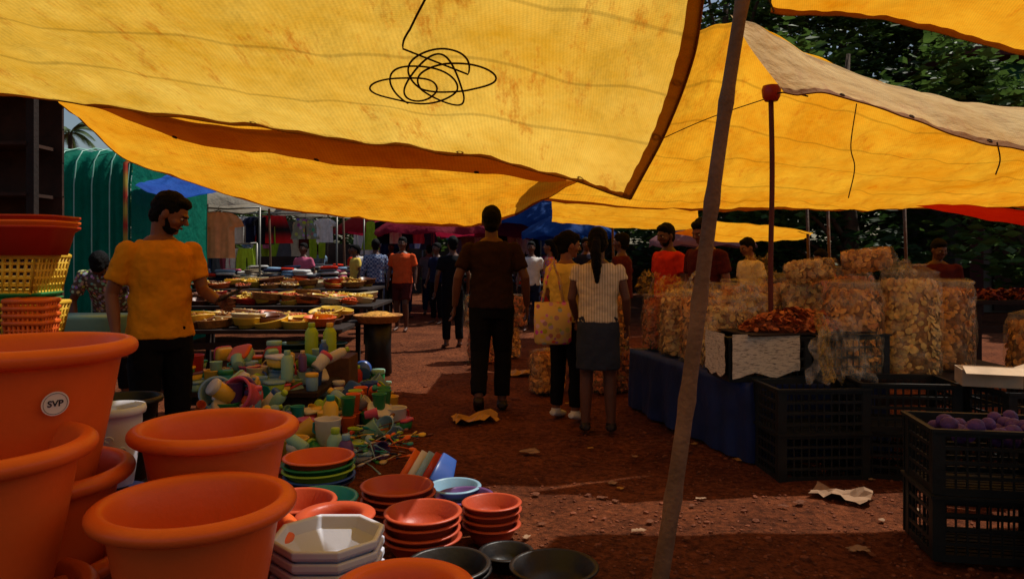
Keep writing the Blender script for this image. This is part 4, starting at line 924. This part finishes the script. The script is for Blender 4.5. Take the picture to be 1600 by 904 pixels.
for i in range(11):
    for j in range(2): pile(-6.1+i*.28+U(-.05,.05),13.55+j*.3,.882)
for i in range(8):
    for j in range(2): pile(-4.6+i*.26,16.2+j*.4,.952)
def umbrella(x,y,z,r,mat,label,tilt=(0,0)):
    e=ob('market_umbrella',None,(x,y,0),label=label,cat='umbrella',group='market umbrellas')
    mb=MB(); mb.tube([(0,0,0),(0,0,z+.45*r)],.02,8); ob('umbrella_pole',mb.mesh('pole',METAL),parent=e)
    mb=MB(); n=8; sub=4; rings=8; N=n*sub
    mb.v.append(Vector((0,0,.42*r)))
    for j in range(1,rings+1):
        t=j/rings
        for k in range(N):
            f=(k%sub)/sub; a=2*math.pi*k/N; sag=math.sin(math.pi*f)
            rr=r*t*(1-.05*sag); mb.v.append(Vector((rr*math.cos(a),rr*math.sin(a),.42*r*(1-t**1.7)-.03*sag*t)))
    for k in range(N):
        a=2*math.pi*k/N; mb.v.append(Vector((r*1.0*math.cos(a),r*1.0*math.sin(a),-.12+.03*math.sin(k*1.57))))
    for k in range(N):
        k2=(k+1)%N; mb.face(0,1+k,1+k2)
        for j in range(rings): mb.face(1+j*N+k,1+(j+1)*N+k,1+(j+1)*N+k2,1+j*N+k2)
    ob('umbrella_canopy',mb.mesh('canopy',mat),(0,0,z),(tilt[0],tilt[1],0),parent=e)
UR=tarp_mat('umbrella_red',rgb(160,26,52),rgb(200,40,76),.5,.1); UC=tarp_mat('umbrella_cream',rgb(190,180,160),rgb(216,208,192),.45,.2); UP=tarp_mat('umbrella_pink',rgb(200,126,126),rgb(224,160,152),.4,.1); UB=tarp_mat('umbrella_blue',rgb(24,76,160),rgb(44,108,200),.5,.1)
umbrella(-1.8,17,1.95,1.35,UR,'dark red market umbrella with scalloped edge'); umbrella(-.6,19.5,1.95,1.3,UR,'dark red market umbrella with scalloped edge')
umbrella(-5.6,13.6,2.35,1.2,UC,'cream market umbrella shading clothes stalls'); umbrella(-4.6,18.5,2.5,1.4,UC,'cream market umbrella shading clothes stalls')
umbrella(3.6,14,1.65,1.0,UP,'pale pink market umbrella behind the stall'); umbrella(1.2,15.5,1.85,1.0,UB,'blue market umbrella between stalls'); umbrella(.7,18,2.2,1.5,UB,'blue market umbrella between stalls'); umbrella(-3.4,19,2.05,1.2,UR,'dark red market umbrella with scalloped edge')
# ---------------- left tent & shack
GT=tarp_mat('green_tent_cloth',rgb(0,130,106),rgb(12,166,136),.45,.1)
mb=MB(); n=60
prof=[(0,0),(0,1.2),(0,2.3),(.06,2.62),(.2,2.78),(.5,2.86),(1.2,2.9),(2.5,2.9)]
for j,(yy,zz) in enumerate(prof):
    for i in range(n+1):
        f=i/n; mb.v.append(Vector((-7.2+2.05*f,10+yy+.03*math.sin(f*60)+.03*noise.noise(Vector((f*9,zz,0))),zz+(0 if zz<2 else -.05*math.sin(f*math.pi*6)**2))))
for j in range(len(prof)-1):
    for i in range(n): a=j*(n+1)+i; mb.face(a,a+1,a+n+2,a+n+1)
b=len(mb.v)
for (yy,zz) in prof: mb.v.append(Vector((-5.15,10+yy,zz))); mb.v.append(Vector((-5.15,12.5,zz)))
for j in range(len(prof)-1): mb.face(b+2*j,b+2*j+1,b+2*j+3,b+2*j+2)
tent=ob('green_tent',mb.mesh('green_tent',GT),label='teal green fabric market tent with ribbed side',cat='tent')
mb=MB()
for i in range(9): x=-7.1+i*.24; mb.tube([(x,9.97+yy-.01,zz+.012) for yy,zz in prof],.009,5)
ob('tent_ribs',mb.mesh('ribs',PAL['mint']),parent=tent,kind='stuff')
mb=MB(); mb.tube([(-5.2,9.95,0),(-5.2,9.95,2.6),(-5.1,10.3,2.85)],.03,8); ob('tent_trim',mb.mesh('trim',pattern_mat('trim_cloth',rgb(170,150,60),rgb(170,54,40),'stripe',.8)),parent=tent)
DK=M('shack_board',rgb(60,36,24),.9,4,.5,.4,12)
sh=ob('market_shack',None,(-5.2,6.6,0),label='dark weathered wooden market shack with plank shelves',cat='shack')
mb=MB()
for i in range(9): mb.box((0,.4+.004*(i%2),.16+i*.318),(1.9,.03,.33))
ob('plank_wall',mb.mesh('plank_wall',DK,False),parent=sh)
for x in(-.92,.92):
    mb=MB(); mb.box((x,0,1.45),(.07,.07,2.9)); ob('corner_post',mb.mesh('posts',DWOOD,False),parent=sh)
for z in (.9,1.45,1.9,2.35):
    mb=MB(); mb.box((0,.15,z),(1.78,.42,.03)); ob('shelf',mb.mesh('shelf',DK,False),parent=sh)
mb=MB(); mb.box((0,.1,2.92),(2.05,1.0,.05)); ob('roof',mb.mesh('roof',DK,False),parent=sh)
# ---------------- trees
LEAF=M('leaf_dark',rgb(44,68,30),.6,3,.6,0,trans=.3); LEAF2=M('leaf_mid',rgb(82,110,48),.55,3,.5,0,trans=.35); BARK=M('bark',rgb(84,66,50),.9,5,.4,.5,20)
def tree(x,y,h,r,seed,clumps=26,lv=130,low=.3):
    random.seed(seed); e=ob('tree',None,(x,y,0),label='leafy dark green tree rising behind the stalls',cat='tree',group='background trees')
    mb=MB(); mb.tube([(0,0,0),(.1,0,h*.3),(-.05,.1,h*.6),(.05,0,h*.9)],[.22,.17,.12,.04],10)
    cs=[]
    for i in range(clumps):
        a=U(0,6.28); f=R()**.5; zz=h*(low+(1-low)*R()); c=Vector((math.cos(a)*r*f,math.sin(a)*r*f*.8,zz)); cs.append(c)
        if i<12: mb.tube([(0,0,zz*.55),(c.x*.5,c.y*.5,zz*.8),tuple(c)],[.07,.045,.015],6)
    ob('trunk',mb.mesh('trunk',BARK),parent=e)
    mb=MB()
    for c in cs:
        mb.cm=random.choice([0,1,1]); cr_=U(.5,1.0)*r*.4
        for i in range(lv):
            d=Vector((random.gauss(0,1),random.gauss(0,1),random.gauss(0,.75))).normalized()*cr_*R()**.4; p=c+d
            s=U(.09,.19); m3=Matrix.Rotation(U(0,6.3),3,'Z')@Matrix.Rotation(U(-1.2,1.2),3,'X')
            b=len(mb.v); mb.v+=[p+m3@Vector(q) for q in ((-s,0,0),(0,-s*.5,0),(s,0,-s*.2),(0,s*.5,0))]; mb.face(b,b+1,b+2,b+3)
    ob('crown',mb.mesh('crown',[LEAF,LEAF2],False),parent=e)
for i,(x,y,h,r) in enumerate(((5.5,19,10,3.2),(9,20,10.5,3.4),(12.5,21,10,3.4),(15.5,21,10,3.4),(7,15.5,6.2,2.4),(10.4,14.6,5.0,1.8),(3,24,8,3),(7.5,25,13,4),(12,26,13,4.2),(17,26,13,4.2),(-2,30,6.5,4),(-8,31,6,4),(2.5,31,8,4),(-12.5,26,4.3,3),(-7.3,15.5,3.0,1.3))):
    tree(x,y,h,r,100+i,44 if r>3 else 24,200,.12)
def palm(x,y,h,seed,n=22,L=2.6):
    random.seed(seed); e=ob('palm_tree',None,(x,y,0),label='coconut palm with drooping feathery fronds',cat='palm tree')
    mb=MB(); mb.tube([(0,0,0),(.2,0,h*.5),(.1,0,h)],[.2,.15,.11],10); ob('trunk',mb.mesh('trunk',BARK),parent=e)
    mb=MB()
    for i in range(n):
        a=i*2.4+U(-.2,.2); el=U(-.2,1.1); pts=[]
        for k in range(13):
            t=k/12; d=L*t; z=h+math.sin(el)*d-t*t*L*.62; rr=math.cos(el)*d; pts.append(Vector((.1+math.cos(a)*rr,math.sin(a)*rr,z)))
        mb.tube(pts,[.03*(1-t/13) for t in range(13)],5)
        sd=Vector((-math.sin(a),math.cos(a),0))
        for k in range(48):
            t=.12+.87*k/48; p=crl(pts,t*12); tg=(crl(pts,min(12,t*12+.3))-p).normalized(); ln=.55*math.sin(math.pi*min(1,t*.85+.1))*L/2.6
            for s in(-1,1):
                q=p+(sd*s*.75+tg*.55+Vector((0,0,-.45)))*ln; w=tg*.03; b=len(mb.v); mb.v+=[p-w,p+w,q]; mb.face(b,b+1,b+2)
    ob('crown',mb.mesh('crown',M('palm_leaf',rgb(88,108,66),.6,3,.5,0,trans=.3),False),parent=e)
palm(-24.0,40,8.0,1,16,2.2); palm(-28.8,44,7.4,2,16,2.2); palm(-20.8,42,6.6,3,14,2.0)
palm(8.6,22,9.5,4,20,2.4)
GW=M('green_wall_paint',rgb(12,84,62),.8,2,.25,.1); MR=M('maroon_paint',rgb(74,28,24),.8,2,.25,.1); CRM=M('cream_wall_paint',rgb(100,92,82),.85,2,.25,.1); GL=M('dark_window_glass',rgb(14,16,18),.15,spec=.7)
bd=ob('green_building',None,(13.3,17.3,0),label='two-storey green building with maroon pillars behind trees',cat='building')
mb=MB(); mb.box((0,2,4.3),(5.6,4,3.2)); ob('upper_wall',mb.mesh('wall',GW,False),parent=bd)
mb=MB(); mb.box((0,2.2,1.35),(5.4,3.6,2.68)); ob('lower_wall',mb.mesh('wall',CRM,False),parent=bd)
for x in(-2.6,0,2.6): mb=MB(); mb.box((x,-.12,2.95),(.32,.3,5.9)); ob('pillar',mb.mesh('pillar',MR,False),parent=bd)
for x in(-1.3,1.3):
    mb=MB(); mb.box((x,-.02,4.4),(1.2,.05,1.2)); w=ob('window',mb.mesh('window',GL,False),parent=bd)
    mb=MB()
    for dx in(-.62,0,.62): mb.box((x+dx,-.07,4.4),(.05,.05,1.3))
    for dz in(-.63,.63): mb.box((x,-.071,4.4+dz),(1.19,.045,.05))
    ob('frame',mb.mesh('frame',CRM,False),parent=w)
    mb=MB(); mb.box((x,.37,1.05),(1.0,.06,2.0)); ob('door',mb.mesh('door',DK,False),parent=bd)
mb=MB(); mb.box((0,1.9,6.0),(6.2,4.9,.18)); ob('roof_slab',mb.mesh('roof',MR,False),parent=bd)
mb=MB(); mb.box((0,0,.9),(34,.2,1.8)); ob('boundary_wall',mb.mesh('boundary_wall',M('old_wall_plaster',rgb(56,48,42),.9,2,.5,.3),False),(2,27.5,0),label='weathered low boundary wall behind the market',cat='wall')
bench(.1,1.5,13.8,14.8,.8,DWOOD,'distant market table with wares'); bench(-1.3,.1,15.8,16.6,.8,DWOOD,'distant market table with wares')
for i in range(8): pile(.25+i*.15,14+U(0,.5),.802)
for i in range(7): pile(-1.2+i*.18,16+U(0,.4),.802)
# ---------------- light
w=bpy.data.worlds.new('World'); scene.world=w; w.use_nodes=True; nt=w.node_tree; bg=nt.nodes['Background']
sky=nt.nodes.new('ShaderNodeTexSky'); sky.sky_type='NISHITA'; sky.sun_disc=False; sky.sun_elevation=rad(59); sky.sun_rotation=rad(54); sky.air_density=1.2; sky.dust_density=2.0
nt.links.new(sky.outputs[0],bg.inputs[0]); bg.inputs[1].default_value=.07
sd=bpy.data.lights.new('sun','SUN'); sd.energy=4.2; sd.angle=rad(.53); sd.color=(1,.94,.84)
so=bpy.data.objects.new('sun',sd); col.objects.link(so); so.location=(5,5,12)
so.rotation_euler=Vector((1.10,.80,2.27)).to_track_quat('Z','Y').to_euler()
cam=bpy.data.cameras.new('camera'); cam.lens=26; cam.sensor_width=36; cam.shift_y=-.0325; cam.clip_end=1500; cam.clip_start=.05
co=bpy.data.objects.new('camera',cam); col.objects.link(co); co.location=(0,0,1.35); co.rotation_euler=(rad(90),0,0); scene.camera=co
scene.view_settings.view_transform='Standard'; scene.view_settings.look='None'; scene.view_settings.exposure=0
